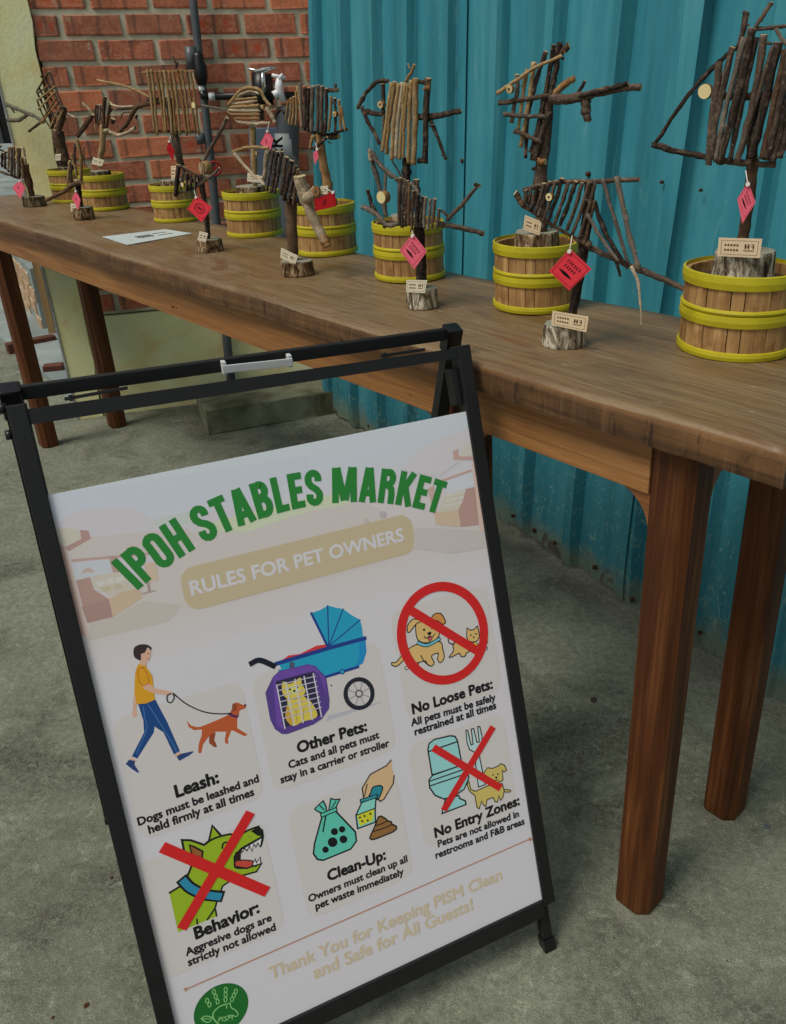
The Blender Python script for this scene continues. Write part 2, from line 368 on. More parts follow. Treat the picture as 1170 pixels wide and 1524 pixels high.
def mk_brick():
    mt, t, b = nmat('fired_brick', .85, .15)
    v = coords(t, 'Object', rnd=11)
    v0 = coords(t, 'Object')
    n1 = noise(t, v, 14, 6, .62, .5); n2 = noise(t, v, 90, 5, .7)
    c = ramp(t, n1, [(.25, A(92, 46, 34, .52)), (.5, A(136, 74, 52, .52)), (.75, A(158, 94, 68, .52))])
    c = mix(t, maprange(t, n2, .4, .7, 0, .4), c, A(180, 130, 104, .5))
    oi2 = t.nodes.new('ShaderNodeObjectInfo'); wn_ = N(t, 'ShaderNodeTexWhiteNoise', noise_dimensions='1D'); t.links.new(oi2.outputs['Random'], wn_.inputs['W'])
    c = mix(t, maprange(t, wn_.outputs['Value'], .55, 1., 0, .6), c, A(106, 74, 60, .5))
    c = mix(t, maprange(t, wn_.outputs['Value'], .3, 0, 0, .5), c, A(178, 104, 70, .5))
    c = mix(t, maprange(t, noise(t, v, 30, 6, .75, .8), .58, .68, 0, .6), c, A(150, 140, 120, .5))
    # dark kiln bands across the brick and the round core marks between them
    sx = N(t, 'ShaderNodeSeparateXYZ'); t.links.new(v0, sx.inputs[0])
    off = N(t, 'ShaderNodeObjectInfo')
    ad = N(t, 'ShaderNodeMath', operation='MULTIPLY_ADD'); t.links.new(off.outputs['Random'], ad.inputs[0]); ad.inputs[1].default_value = .03; t.links.new(sx.outputs[0], ad.inputs[2])
    ad2 = N(t, 'ShaderNodeMath', operation='ADD'); t.links.new(ad.outputs[0], ad2.inputs[0]); ad2.inputs[1].default_value = 1.
    pg = N(t, 'ShaderNodeMath', operation='PINGPONG'); t.links.new(ad2.outputs[0], pg.inputs[0]); pg.inputs[1].default_value = .043
    wob = N(t, 'ShaderNodeMath', operation='MULTIPLY_ADD'); t.links.new(n1, wob.inputs[0]); wob.inputs[1].default_value = .014; t.links.new(pg.outputs[0], wob.inputs[2])
    band = maprange(t, wob.outputs[0], .016, .009)
    rsel = maprange(t, off.outputs['Random'], .2, .6, .25, .85)
    mm = N(t, 'ShaderNodeMath', operation='MULTIPLY'); t.links.new(band, mm.inputs[0]); t.links.new(rsel, mm.inputs[1])
    c = mix(t, mm.outputs[0], c, A(84, 62, 52, .54))
    core = N(t, 'ShaderNodeCombineXYZ'); inv = N(t, 'ShaderNodeMath', operation='SUBTRACT'); inv.inputs[0].default_value = .043; t.links.new(pg.outputs[0], inv.inputs[1])
    t.links.new(inv.outputs[0], core.inputs[0]); t.links.new(sx.outputs[2], core.inputs[1])
    ln = N(t, 'ShaderNodeVectorMath', operation='LENGTH'); t.links.new(core.outputs[0], ln.inputs[0])
    mk = maprange(t, ln.outputs['Value'], .021, .012); 
    m3 = N(t, 'ShaderNodeMath', operation='MULTIPLY'); t.links.new(mk, m3.inputs[0]); t.links.new(maprange(t, off.outputs['Random'], .5, .8, .0, .65), m3.inputs[1])
    c = mix(t, m3.outputs[0], c, A(148, 60, 34, .54))
    t.links.new(c, b.inputs['Base Color']); bump(t, b, n2, .5, .004)
    return mt
M['brick'] = mk_brick()
def mk_plaster(name, c1, c2, c3, s=4, k=.5):
    mt, t, b = nmat(name, .85, .15); v = coords(t)
    n1 = noise(t, v, s, 7, .6, .7); n2 = noise(t, v, s*14, 6, .7)
    c = ramp(t, n1, [(.3, c1), (.52, c2), (.72, c3)])
    c = mix(t, maprange(t, n2, .5, .75, 0, .35), c, c1)
    t.links.new(c, b.inputs['Base Color']); bump(t, b, n2, .4, .005); return mt
M['mortar'] = mk_plaster('mortar', A(112, 107, 90, .42), A(138, 133, 113, .42), A(154, 149, 130, .42), 9)
M['yellow'] = mk_plaster('faded_yellow_plaster', A(146, 131, 92, .36), A(172, 155, 112, .36), A(184, 167, 126, .36), 5)
M['jamb'] = mk_plaster('grey_white_edge', A(110, 112, 110), A(140, 142, 140), A(160, 160, 158), 9)
M['block'] = mk_plaster('rough_concrete', A(66, 66, 48), A(98, 100, 80), A(124, 128, 108), 7)
M['outfloor'] = mk_plaster('outdoor_cement', A(88, 96, 94, .62), A(112, 120, 116, .62), A(130, 136, 130, .62), 2)
M['oldbrick'] = mk_plaster('weathered_brick', A(110, 72, 46), A(150, 128, 100), A(160, 156, 142), 14)
M['dark'] = mk_paint('dark_door_paint', A(12, 12, 13), .6, .2)
M['plank'] = mk_wood('weathered_plank', [(.3, A(96, 74, 46)), (.5, A(124, 100, 66)), (.72, A(140, 116, 80))], 'z', (3, 40, 40), .7)

# ------------------------------------------------------------------ setting: floor
bm = bmesh.new()
for q in ((-9, -2), (9, -2), (9, 12), (-9, 12)): bm.verts.new((q[0], q[1], 0))
bm.faces.new(bm.verts)
tag(bm_obj('floor', bm, M['concrete']), kind='structure')
bm = bmesh.new()
for q in ((-60, -60), (60, -60), (60, 60), (-60, 60)): bm.verts.new((q[0], q[1], -.012))
bm.faces.new(bm.verts)
tag(bm_obj('ground', bm, M['outfloor']), kind='structure')

# ------------------------------------------------------------------ brick wall with plaster pillar and plinth
WB = Vector((-1.303, 3.473, 0)); wa = R(17)
wx = Vector((math.cos(wa), math.sin(wa), 0)); wn = Vector((math.sin(wa), -math.cos(wa), 0))   # wn faces the room
wall = empty('brick_wall', WB, wa)
tag(wall, 'red brick wall with grey mortar, yellow pillar and plinth, behind the table', 'wall')
def wbox(name, x0, x1, y0, y1, z0, z1, mat, bev=0, parent=wall, jit=0):      # wall-local: x along, y into the wall
    bm = bmesh.new(); obox(bm, ((x0+x1)/2, (y0+y1)/2, (z0+z1)/2), ((x1-x0)/2, 0, 0), (0, (y1-y0)/2, 0), (0, 0, (z1-z0)/2), bev=bev)
    if jit:
        for v in bm.verts: v.co += Vector((random.uniform(-jit, jit), 0, random.uniform(-jit, jit)))
    return bm_obj(name, bm, mat, parent, world=False)
WR = 1.55
wbox('mortar', -.20, WR, 0, .2, .44, 2.7, M['mortar'])
# plinth with a slightly uneven face, pillar with ragged inner edge
def slab_grid(name, x0, x1, z0, z1, mat, edge=None, y=-.012, amp=.0001, nx=14, nz=30):
    bm = bmesh.new(); g = []
    for j in range(nz+1):
        z = z0+(z1-z0)*j/nz; row = []
        xr = x1 + (edge(z) if edge else 0)
        for i in range(nx+1):
            x = x0+(xr-x0)*i/nx
            row.append(bm.verts.new((x, y+random.uniform(-amp, amp), z)))
        g.append(row)
    for j in range(nz):
        for i in range(nx): bm.faces.new((g[j][i], g[j][i+1], g[j+1][i+1], g[j+1][i]))
    ext = bmesh.ops.extrude_face_region(bm, geom=bm.faces[:])
    for v in ext['geom']:
        if isinstance(v, bmesh.types.BMVert): v.co.y = .19
    return bm_obj(name, bm, mat, wall, world=False)
rag = [random.uniform(-.012, .012) for _ in range(60)]
slab_grid('pillar', -.355, -.205, -.02, 2.7, M['yellow'], lambda z: (-.045*max(0, 1.35-z)/1.3)+rag[int(z*20) % 60], y=-.016)
slab_grid('plinth', -.25, WR, -.02, .432, M['yellow'], None, y=-.010, nz=10, nx=30)
wbox('jamb_edge', -.362, -.3555, -.02, .19, 0, 2.7, M['jamb'])
# bricks: pitch 216 x 85 mm as measured from the photograph
brick_mesh = []
for k in range(6):
    bm = bmesh.new(); obox(bm, (0, 0, 0), (.0975, 0, 0), (0, .02, 0), (0, 0, .0335), bev=.004)
    for v in bm.verts:
        v.co.x += random.uniform(-.002, .002); v.co.z += random.uniform(-.002, .002); v.co.y += random.uniform(-.0015, .0015)
    bmesh.ops.recalc_face_normals(bm, faces=bm.faces); me = bpy.data.meshes.new('brick'); bm.to_mesh(me); bm.free(); me.materials.append(M['brick']); brick_mesh.append(me)
row = 0; z = .487
while z < 1.78:
    half = row % 2
    x = -.205 + (.0 if half else .108)
    if half: x = -.205+.0
    xs = [(-.112 + .216*i) for i in range(-1, 8)] if half else [(-.002+.216*i) for i in range(-1, 8)]
    for xc in xs:
        x0, x1 = max(xc-.0975, -.205-(.045*max(0, 1.35-z)/1.3)), min(xc+.0975, WR)
        if x1-x0 < .04: continue
        o = bpy.data.objects.new('brick', random.choice(brick_mesh)); col.objects.link(o); o.parent = wall
        o.location = ((x0+x1)/2, .014+random.uniform(-.003, .003), z+random.uniform(-.002, .002))
        o.scale = ((x1-x0)/.195, 1, 1); o.rotation_euler = (0, random.uniform(-.008, .008), 0)
    row += 1; z += .0853

# concrete step block between plinth and steel sheets
a = on_z(311, 648); bq = on_z(484, 618); dv = (bq-a); dv.z = 0; dl = dv.length; dv.normalize(); pv = Vector((-dv.y, dv.x, 0))
if pv.y < 0: pv = -pv
c0 = on_z(249, 600); depth = .3
bm = bmesh.new(); L = dl+.12
obox(bm, a+dv*L/2+pv*depth/2+Vector((0, 0, .052)), dv*L/2, pv*depth/2, (0, 0, .052), bev=.006)
bmesh.ops.subdivide_edges(bm, edges=[e for e in bm.edges if e.calc_length() > .1], cuts=6, use_grid_fill=True)
for v in bm.verts: v.co += Vector([random.uniform(-.0025, .0025) for _ in range(3)])
tag(bm_obj('concrete_block', bm, M['block']), 'low rough concrete block on the floor against the yellow plinth, under the table', 'concrete block')

# ------------------------------------------------------------------ teal corrugated steel wall
D = Vector((-.55, .835, 0)).normalized(); NB = Vector((.835, .55, 0)).normalized(); T0W = Vector((.7025, 1.5, 0)); LEAN = .05
def wp(t, z, o=0): return T0W + D*t + NB*(LEAN*z - o) + Vector((0, 0, z))      # o = towards the room
steel = empty('steel_wall', wp(1.0, 0))
steel.rotation_euler = (0, 0, math.atan2(D.y, D.x))
tag(steel, 'weathered teal corrugated steel sheet wall standing behind the table', 'wall')
def rib_prof(t):
    """height of the sheet towards the room at distance t along the wall"""
    P = .221; q = (t-.663+P/2) % P - P/2
    a = abs(q)
    if a < .017: return .034
    if a < .026: return .034*(1-(a-.017)/.009)
    return 0
def sheet(t0, t1, zb, zt, off, slant0=(0, 0), slant1=(0, 0), ragged=.02, seed=1):
    rnd = random.Random(seed); bm = bmesh.new(); ts = []
    t = t0
    while t < t1: ts.append(t); t += .006
    ts.append(t1); zs = [0, .02, .05, .1, .17, .26, .38, .52, .7, .85, 1., 1.2, 1.45, 1.7, 2.0, 2.4]
    ph = rnd.uniform(0, 9)
    cols = []
    for i, t in enumerate(ts):
        f = i/(len(ts)-1); cc = []
        rg = ragged*(.5+.5*math.sin(t*31+ph)*math.sin(t*13+ph*2)) + .004*rnd.random()
        for j, z in enumerate(zs):
            zz = zb+(zt-zb)*z/2.4 + (rg if j == 0 else 0)
            shift = (1-f)*(slant0[0]+(slant0[1]-slant0[0])*zz) + f*(slant1[0]+(slant1[1]-slant1[0])*zz)
            dent = .004*math.sin(t*9+1)*math.sin(zz*5+2) + .007*math.exp(-zz*9)*math.sin(t*23+3)
            o_ = off+rib_prof(t)*(1-.5*math.exp(-zz*14))+dent
            cc.append((bm.verts.new(wp(t+shift, zz, o_)), bm.verts.new(wp(t+shift, zz, o_-.0014))))
        cols.append(cc)
    nc, nz_ = len(cols), len(zs)
    for i in range(nc-1):
        for j in range(nz_-1):
            for k in (0, 1): bm.faces.new((cols[i][j][k], cols[i+1][j][k], cols[i+1][j+1][k], cols[i][j+1][k]))
        for j in (0, nz_-1): bm.faces.new((cols[i][j][0], cols[i+1][j][0], cols[i+1][j][1], cols[i][j][1]))
    for i in (0, nc-1):
        for j in range(nz_-1): bm.faces.new((cols[i][j][0], cols[i][j+1][0], cols[i][j+1][1], cols[i][j][1]))
    bmesh.ops.recalc_face_normals(bm, faces=bm.faces)
    bm.transform(wm(steel).inverted())
    me = bpy.data.meshes.new('sheet'); bm.to_mesh(me); bm.free()
    return link('sheet', me, M['teal'], steel)
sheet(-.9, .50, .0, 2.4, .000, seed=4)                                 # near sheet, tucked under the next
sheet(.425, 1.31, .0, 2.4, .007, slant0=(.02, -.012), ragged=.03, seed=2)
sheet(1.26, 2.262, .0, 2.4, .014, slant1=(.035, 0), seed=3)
# screws, rust holes
def wall_disc(px, py, r, mat, name='screw', off=.017):
    n = D.cross(Vector((0, 0, 1))+NB*LEAN).normalized()
    if n.dot(-NB) < 0: n = -n
    P = on_plane(px, py, T0W - NB*off, n)
    bm = bmesh.new(); rr = r*.72*dist(P)/F
    tube(bm, [P-n*.006, P+n*.0005, P+n*.0022], [rr*1.0, rr, rr*.55], 10)
    return bm_obj(name, bm, mat, steel, smooth=False)
for px, py, r in ((687, 239, 4.2), (874, 259, 5), (793, 251, 3.6), (984, 271, 3.5), (998, 272, 4.2), (1042, 283, 3.2), (762, 768, 4), (794, 790, 5), (825, 808, 4), (548, 634, 3.2), (500, 613, 3.5), (884, 845, 5), (1041, 942, 4), (940, 893, 5)):
    wall_disc(px, py, r, M['rust'])
wall_disc(1029, 71, 6.5, M['white'], 'plaster_spot', .022)
wall_disc(527, 611, 6, M['rust'], 'rust_patch', .024)

# ------------------------------------------------------------------ table
TA = R(-47.184); TW = Vector((.2949, .9333, 0))
table = empty('wooden_table', TW, TA)
tag(table, 'long narrow wooden table with thick slab top and red-brown square legs, along the teal wall', 'table')
tx_ = Vector((math.cos(TA), math.sin(TA), 0)); ty_ = Vector((-math.sin(TA), math.cos(TA), 0))
HT, H1, H0, LEGW, DEP, LEN = .92, .875, .792, .060, .342, 2.854
def tl(x, y, z): return TW + tx_*x + ty_*y + Vector((0, 0, z))
# slab: cross-section swept along x with waviness of the sawn edge
bm = bmesh.new(); nx = 150; X0, X1 = -3.25, .128
prof = [(-.026, H1), (-.0275, H1+.012), (-.0268, H1+.03), (-.0245, HT-.007), (-.0205, HT-.002), (-.014, HT)]
nb = 12
rings = []
for i in range(nx+1):
    x = X0+(X1-X0)*i/nx
    wv = .0035*math.sin(x*5.1)+.002*math.sin(x*12.7+1)+.001*random.uniform(-1, 1)
    sg = .0018*math.sin(x*4.3+2)+.0008*math.sin(x*17)
    ring = [(x, y+wv, z+(sg if z > HT-.02 else 0)+random.uniform(-.0004, .0004)) for y, z in prof]
    for k in range(1, nb+1):
        y = -.014+(DEP+.035+.014)*k/nb; ring.append((x, y+wv*(1-k/nb), HT+sg*.4+.0006*math.sin(x*21+y*40)))
    ring += [(x, DEP+.037, HT-.01), (x, DEP+.037, H1)]
    rings.append([bm.verts.new(p) for p in ring])
n = len(rings[0])
for i in range(nx):
    for k in range(n):
        f = bm.faces.new((rings[i][k], rings[i+1][k], rings[i+1][(k+1) % n], rings[i][(k+1) % n]))
        f.material_index = 0 if 3 <= k <= n-4 else 1; f.smooth = 3 <= k <= n-4
bm.faces.new(rings[0]).material_index = 1; bm.faces.new(rings[-1][::-1]).material_index = 1
bm_obj('tabletop', bm, [M['top'], M['edge']], table, world=False)
# splintered scar on the front edge
bm = bmesh.new()
for k in range(9):
    x = -.33+k*.012+random.uniform(-.004, .004); zz = HT-.019-k*.0012
    obox(bm, (x, -.0262, zz+random.uniform(-.003, .003)), (random.uniform(.01, .02), 0, -.002), (0, .0022, 0), (.0004, 0, .0012), mi=k % 2)
bm_obj('splinter', bm, [M['cut'], M['inkb']], table, world=False)
def leg(x0, y0, ztop):
    """square leg with wide chamfer on its outer corner; (x0, y0) is the near corner"""
    c = .016; w_ = LEGW; s = .004
    pts = [(-w_+s, 0), (-c, 0), (0, c), (0, w_-s), (-s, w_), (-w_+s, w_), (-w_, w_-s), (-w_, s)]
    bm = bmesh.new(); zs = [.0, .006, .3, .6, ztop]; rr = []
    for j, zz in enumerate(zs):
        k = .93 if j == 0 else 1
        rr.append([bm.verts.new((x0-w_/2+(p[0]+w_/2)*k, y0+w_/2+(p[1]-w_/2)*k, zz)) for p in pts])
    for j in range(len(zs)-1):
        for i in range(8): bm.faces.new((rr[j][i], rr[j][(i+1) % 8], rr[j+1][(i+1) % 8], rr[j+1][i]))
    bm.faces.new(rr[0][::-1]); bm.faces.new(rr[-1])
    return bm_obj('leg', bm, M['leg'], table, world=False)
for x, y in ((0, 0), (0, DEP-LEGW), (-LEN, 0), (-LEN, DEP-LEGW)): leg(x, y, H1-.0015)
leg(-.408, .002, H1-.0015)
def tbox(name, x0, x1, y0, y1, z0, z1, mat, bev=.0015):
    bm = bmesh.new(); obox(bm, ((x0+x1)/2, (y0+y1)/2, (z0+z1)/2), ((x1-x0)/2, 0, 0), (0, (y1-y0)/2, 0), (0, 0, (z1-z0)/2), bev=bev)
    return bm_obj(name, bm, mat, table, world=False)
tbox('apron', -.407, -LEGW-.0015, .001, .023, H0, H1-.003, M['apron'])
tbox('apron', -3.2, -.469, .001, .023, H0, H1-.003, M['apron'])
tbox('apron', -3.2, -LEGW-.001, DEP-.024, DEP-.002, H0, H1-.003, M['apron'])
tbox('end_apron', -.027, -.002, LEGW+.001, DEP-LEGW-.001, .835, H1-.003, M['brace'])
# curved corner braces
def brace(cx, cz, dx, y0, y1, along='x', r=.06):
    pts = [(0, 0)]
    for k in range(9):
        a_ = math.pi/2*k/8; pts.append((r-r*math.sin(a_), r-r*math.cos(a_)))
    bm = bmesh.new()
    def P(u, v, y): 
        return (cx+dx*u, y, cz-v) if along == 'x' else (y, cx+dx*u, cz-v)
    a_ = [bm.verts.new(P(u, v, y0)) for u, v in pts]; b_ = [bm.verts.new(P(u, v, y1)) for u, v in pts]; n = len(pts)
    for i in range(n): bm.faces.new((a_[i], a_[(i+1) % n], b_[(i+1) % n], b_[i]))
    bm.faces.new(a_); bm.faces.new(b_[::-1])
    return bm_obj('corner_brace', bm, M['brace'], table, world=False)
brace(-LEGW-.0005, H0-.0005, -1, .006, .028)
brace(LEGW+.0005, .8345, 1, -.026, -.003, 'y', .062)
brace(DEP-LEGW-.0005, .8345, -1, -.026, -.003, 'y', .035)
brace(-.4695, H0-.0005, -1, .006, .028); brace(-.4075, H0-.0005, 1, .006, .028)

# knots in the front apron
for px, py, r_ in ((257, 457, 3.2), (262, 458, 2.0), (610, 588, 1.6)):
    P = on_plane(px, py, TW, -ty_); bm = bmesh.new(); rr = pr_px = r_*(P-EYE).dot(fwd)/F
    vs = [bm.verts.new(P-ty_*(-.0007)+tx_*math.cos(a_*math.pi/5)*rr*1.5+Vector((0, 0, 1))*math.sin(a_*math.pi/5)*rr*.6) for a_ in range(10)]
    f = bm.faces.new(vs); e = bmesh.ops.extrude_face_region(bm, geom=[f])
    for v in e['geom']:
        if isinstance(v, bmesh.types.BMVert): v.co += ty_*.002
    bm_obj('knot', bm, M['rust'], table)
# paper sheet on the table
pq = [on_z(x, y, HT+.0032) for x, y in ((152, 352), (190, 364), (286, 347), (246, 341))]
bm = bmesh.new(); vs = [bm.verts.new(p) for p in pq]; f = bm.faces.new(vs)
e = bmesh.ops.extrude_face_region(bm, geom=[f])
for v in e['geom']:
    if isinstance(v, bmesh.types.BMVert): v.co.z -= .0014
pap = empty('paper_sheet', sum(pq, Vector())/4)
tag(pap, 'white laminated paper strip with faint print lying flat on the table top', 'paper')
bm_obj('sheet', bm, M['paper'], pap)
bm = bmesh.new()
def pl(u, v): return pq[0].lerp(pq[3], u).lerp(pq[1].lerp(pq[2], u), v)+Vector((0, 0, .0004))
for k in range(7):
    u_ = .33+k*.035; aa = [pl(u_, .4), pl(u_+.022, .4), pl(u_+.022, .62+.1*(k % 2)), pl(u_, .62)]
    bm.faces.new([bm.verts.new(p) for p in aa])
for rw in range(2):
    for k in range(9):
        u_ = .62+k*.025; aa = [pl(u_, .35+.25*rw), pl(u_+.015, .35+.25*rw), pl(u_+.015, .42+.25*rw), pl(u_, .42+.25*rw)]
        bm.faces.new([bm.verts.new(p) for p in aa])
bm_obj('lettering', bm, M['ink'], pap)

# ------------------------------------------------------------------ plumbing in front of the brick wall
def onwall(x, y, off=0): return on_plane(x, y, WB+wn*off, wn)
def pr(P, px): return px*dist(P)/F
def zz(x0, y0, s): return lambda p: (x0+p[0]/s, y0+p[1]/s)
ZA, ZB, ZC, ZD, ZE = zz(180, 60, 3.9), zz(330, 100, 3.9), zz(500, 80, 3.812), zz(720, 40, 3.048), zz(920, 0, 2.72)
ZF, ZG, ZH, ZI, ZJ = zz(0, 60, 3.9), zz(0, 160, 8.357), zz(100, 130, 8.357), zz(340, 80, 8.357), zz(740, 0, 2.72)
def wtube(name, pts, wpx, mat, parent, off=.05, n=14, smooth=False):
    """pts in photo pixels lifted onto a plane off metres in front of the brick wall"""
    ws = wpx if isinstance(wpx, (list, tuple)) else [wpx]*len(pts)
    P = [onwall(*p, off) for p in pts]
    bm = bmesh.new(); tube(bm, P, [pr(q, w_)/2 for q, w_ in zip(P, ws)], n)
    return bm_obj(name, bm, mat, parent)
pipe = empty('water_pipe', onwall(339, 520, .05))
tag(pipe, 'grey upright water pipe with black couplings, tap and red hand wheel on the brick wall', 'pipe')
wtube('riser', [(279, -70), (289, 15), (303, 140), (316, 260), (339, 520), (352, 640)], [12, 12, 11.5, 12, 13, 13], M['pipe'], pipe, .045)
wtube('coupling', [ZA((400, 35)), ZA((415, 170))], 16, M['pipe'], pipe, .046)
wtube('union', [ZA((440, 65)), ZA((448, 90)), ZA((452, 130)), ZA((458, 145)), ZA((466, 215)), ZA((470, 262))], [9, 16, 16, 20, 19, 12], M['blackcap'], pipe, .075)
wtube('band', [ZA((467, 262)), ZA((471, 298))], 8.5, M['white'], pipe, .075)
wtube('elbow', [ZA((470, 292)), ZA((480, 325)), ZA((500, 326))], [9, 12, 12], M['blackcap'], pipe, .075)
wtube('branch_pipe', [ZA((480, 326)), ZA((1010, 318))], 10.5, M['pipeblack'], pipe, .075)
wtube('band', [ZA((508, 326)), ZA((545, 326))], 11.5, M['alu'], pipe, .075)
wtube('riser', [ZA((560, 870)), ZA((590, 1010))][:0] or [ZA((452, 540)), ZA((470, 600))], 13.5, M['pipe'], pipe, .046)
hub = onwall(*ZA((540, 745)), .11)
bm = bmesh.new()
ring = [hub+wx*math.cos(a_)*.026+Vector((0, 0, 1))*math.sin(a_)*.026 for a_ in [i*math.pi/8 for i in range(17)]]
tube(bm, ring, .0045, 6)
for k in range(4):
    a_ = k*math.pi/2+.4; tube(bm, [hub, hub+wx*math.cos(a_)*.025+Vector((0, 0, 1))*math.sin(a_)*.025], .0035, 6)
tube(bm, [hub+wn*.005, hub-wn*.05], .008, 8)
bm_obj('hand_wheel', bm, M['redvalve'], pipe)
# filter housing with chromed valve and white tap
filt = empty('water_filter', onwall(405, 330, .12))
tag(filt, 'dark grey water filter tank with chrome lever and white tap, left of the teal wall', 'water filter')
wtube('housing', [ZI((700, 640)), ZI((720, 700)), ZI((735, 900)), (428, 240), (432, 335), (436, 370)], [24, 33, 34, 34, 34, 34], M['tank'], filt, .10, 20)
bm = bmesh.new(); P0 = onwall(391, 190, .085); P1 = onwall(400, 360, .085)
obox(bm, (P0+P1)/2, wx*.055, wn*.03, (P1-P0)/2, bev=.004); bm_obj('mounting_board', bm, M['tank2'], filt)
wtube('black_cap', [ZA((820, 190)), ZA((826, 370))], 31, M['blackcap'], filt, .10, 18)
wtube('valve_stem', [ZI((428, 215)), ZI((440, 480))], 7, M['chrome'], filt, .155, 10)
wtube('lever', [ZI((250, 185)), ZI((350, 215)), ZI((428, 205)), ZI((520, 180)), ZI((600, 175))], [4, 5.5, 9, 6, 4], M['chrome'], filt, .155, 8)
tap = wtube('tap', [ZI((625, 300)), ZI((630, 420)), ZI((635, 470)), ZI((690, 600))], [9, 12, 12, 8], M['white'], filt, .175, 12)
wtube('tap_inlet', [ZI((640, 470)), ZI((565, 520))], [9, 13], M['white'], tap, .176, 12)
wtube('tap_handle', [ZI((540, 262)), ZI((620, 285)), ZI((710, 300))], [4.5, 6, 5], M['white'], tap, .178, 8)
wtube('tap_handle', [ZI((672, 250)), ZI((625, 320))], [4, 6], M['white'], tap, .180, 8)
hv = (onwall(*ZA((990, 650)), .16)-onwall(*ZA((868, 650)), .16))*.5; vv = (onwall(*ZA((915, 760)), .16)-onwall(*ZA((905, 545)), .16))*.5
Pc = onwall(414.5, 219, .160)
wtube('label', [(424.5, 198), (429, 258)], 34.8, M['labelgrey'], filt, .1003, 20)
def text_mesh(body, off=0, font_sx=1.):
    cu = bpy.data.curves.new('t', 'FONT'); cu.body = body; cu.size = 1; cu.offset = off; cu.resolution_u = 3
    o = bpy.data.objects.new('t', cu); col.objects.link(o)
    dg = bpy.context.evaluated_depsgraph_get(); me = bpy.data.meshes.new_from_object(o.evaluated_get(dg))
    bpy.data.objects.remove(o); bpy.data.curves.remove(cu)
    return me
me = text_mesh('ER', .02)
yd = -vv.normalized(); xd = hv.normalized()
# lettering runs upwards: text x -> up, text y -> to the left
B = Matrix((( *(-vv.normalized()),), (*(-hv.normalized()),), (*wn,))).transposed().to_4x4()
xs_ = [v.co.x for v in me.vertices]; s_ = pr(Pc, 29)/(max(xs_)-min(xs_))
me.transform(Matrix.Translation(Pc+vv.normalized()*pr(Pc, 15)+hv.normalized()*pr(Pc, 6)+wn*.001) @ B @ Matrix.Diagonal((s_, s_*1.0, 1, 1)))
me.transform(wm(filt).inverted()); link('lettering', me, M['ink'], filt)

# ------------------------------------------------------------------ beyond the opening at the left
def ground_box(name, pts, z0, z1, mat, parent=None):
    bm = bmesh.new(); prism(bm, [(p.x, p.y) for p in pts], z0, z1); return bm_obj(name, bm, mat, parent)
g0, g1 = on_z(66, 497), on_z(14, 432)
gd = (g1-g0).normalized(); gn = Vector((-gd.y, gd.x, 0)); gn = gn if gn.x < 0 else -gn
gback = -gn
ow = empty('outdoor_brick_wall', g0); tag(ow, 'low weathered brick wall outside the opening, seen under the table at the left', 'wall')
bm = bmesh.new(); obox(bm, g0+gd*.9+gback*.06+Vector((0, 0, .19)), gd*.9, gback*.055, (0, 0, .19)); bm_obj('mortar', bm, M['outfloor'], ow)
wo = wm(ow).inverted()
for r_ in range(4):
    for k in range(8):
        if random.random() < .06: continue
        bm = bmesh.new(); cc = g0+gd*(.1+.215*k+(.1 if r_ % 2 else 0))+gback*.008+Vector((0, 0, .05+.085*r_))
        obox(bm, cc, gd*.097, gback*.012, (0, 0, .034), bev=.004); bm_obj('brick', bm, M['oldbrick'], ow)
pk = tag(box_obj('wooden_plank', on_z(80, 503)+Vector((0, 0, .29)), wx*.018, wn*.01, (0, 0, .29), M['plank']), 'upright weathered wooden board beside the outdoor brick wall', 'plank')
origin_to(pk, on_z(80, 503))
def beam(px0, px1, hpx, label, dz=0, ext=.0, cat='timber beam'):
    a_, b_ = on_z(*px0), on_z(*px1); d_ = (b_-a_); L_ = d_.length/2+ext; d_.normalize(); h_ = pr(a_, hpx)/2
    o = box_obj('timber_beam', (a_+b_)/2+d_*ext+Vector((0, 0, h_)), d_*L_, Vector((-d_.y, d_.x, 0))*.03, (0, 0, h_), M['timber'], bev=.004)
    tag(o, label, cat, None); origin_to(o, (a_+b_)/2); return o
beam((12, 526), (84, 512), 15, 'dark brown timber beam lying behind the front left table leg, below the outdoor bricks')
beam((68, 560), (97, 557), 17, 'short thick timber end beside the foot of the yellow pillar')
# raised outdoor cement slab
sl = [on_z(-160, 380), on_z(-2, 504), on_z(108, 598), on_z(122, 560), on_z(95, 480), on_z(40, 200), on_z(-160, 200)]
tag(ground_box('outdoor_slab', sl, -.01, .03, M['outfloor']), kind='structure')
dp = wn*-.55
dc = onwall(14, 120, -.55)
dr = empty('dark_door', Vector((dc.x, dc.y, 0))); tag(dr, 'dark open door leaf in the opening left of the yellow pillar', 'door')
a_, b_ = onwall(8, 213, -.5), onwall(40, 213, -.5)
bm = bmesh.new(); zb = a_.z
obox(bm, (a_+b_)/2+Vector((0, 0, .8)), (b_-a_)/2, wn*.02, (0, 0, .8), bev=.003); bm_obj('door_panel', bm, M['dark'], dr)
bm = bmesh.new(); obox(bm, a_-wx*.012+Vector((0, 0, .8)), wx*.011, wn*.024, (0, 0, .8)); bm_obj('door_edge', bm, M['tank'], dr)

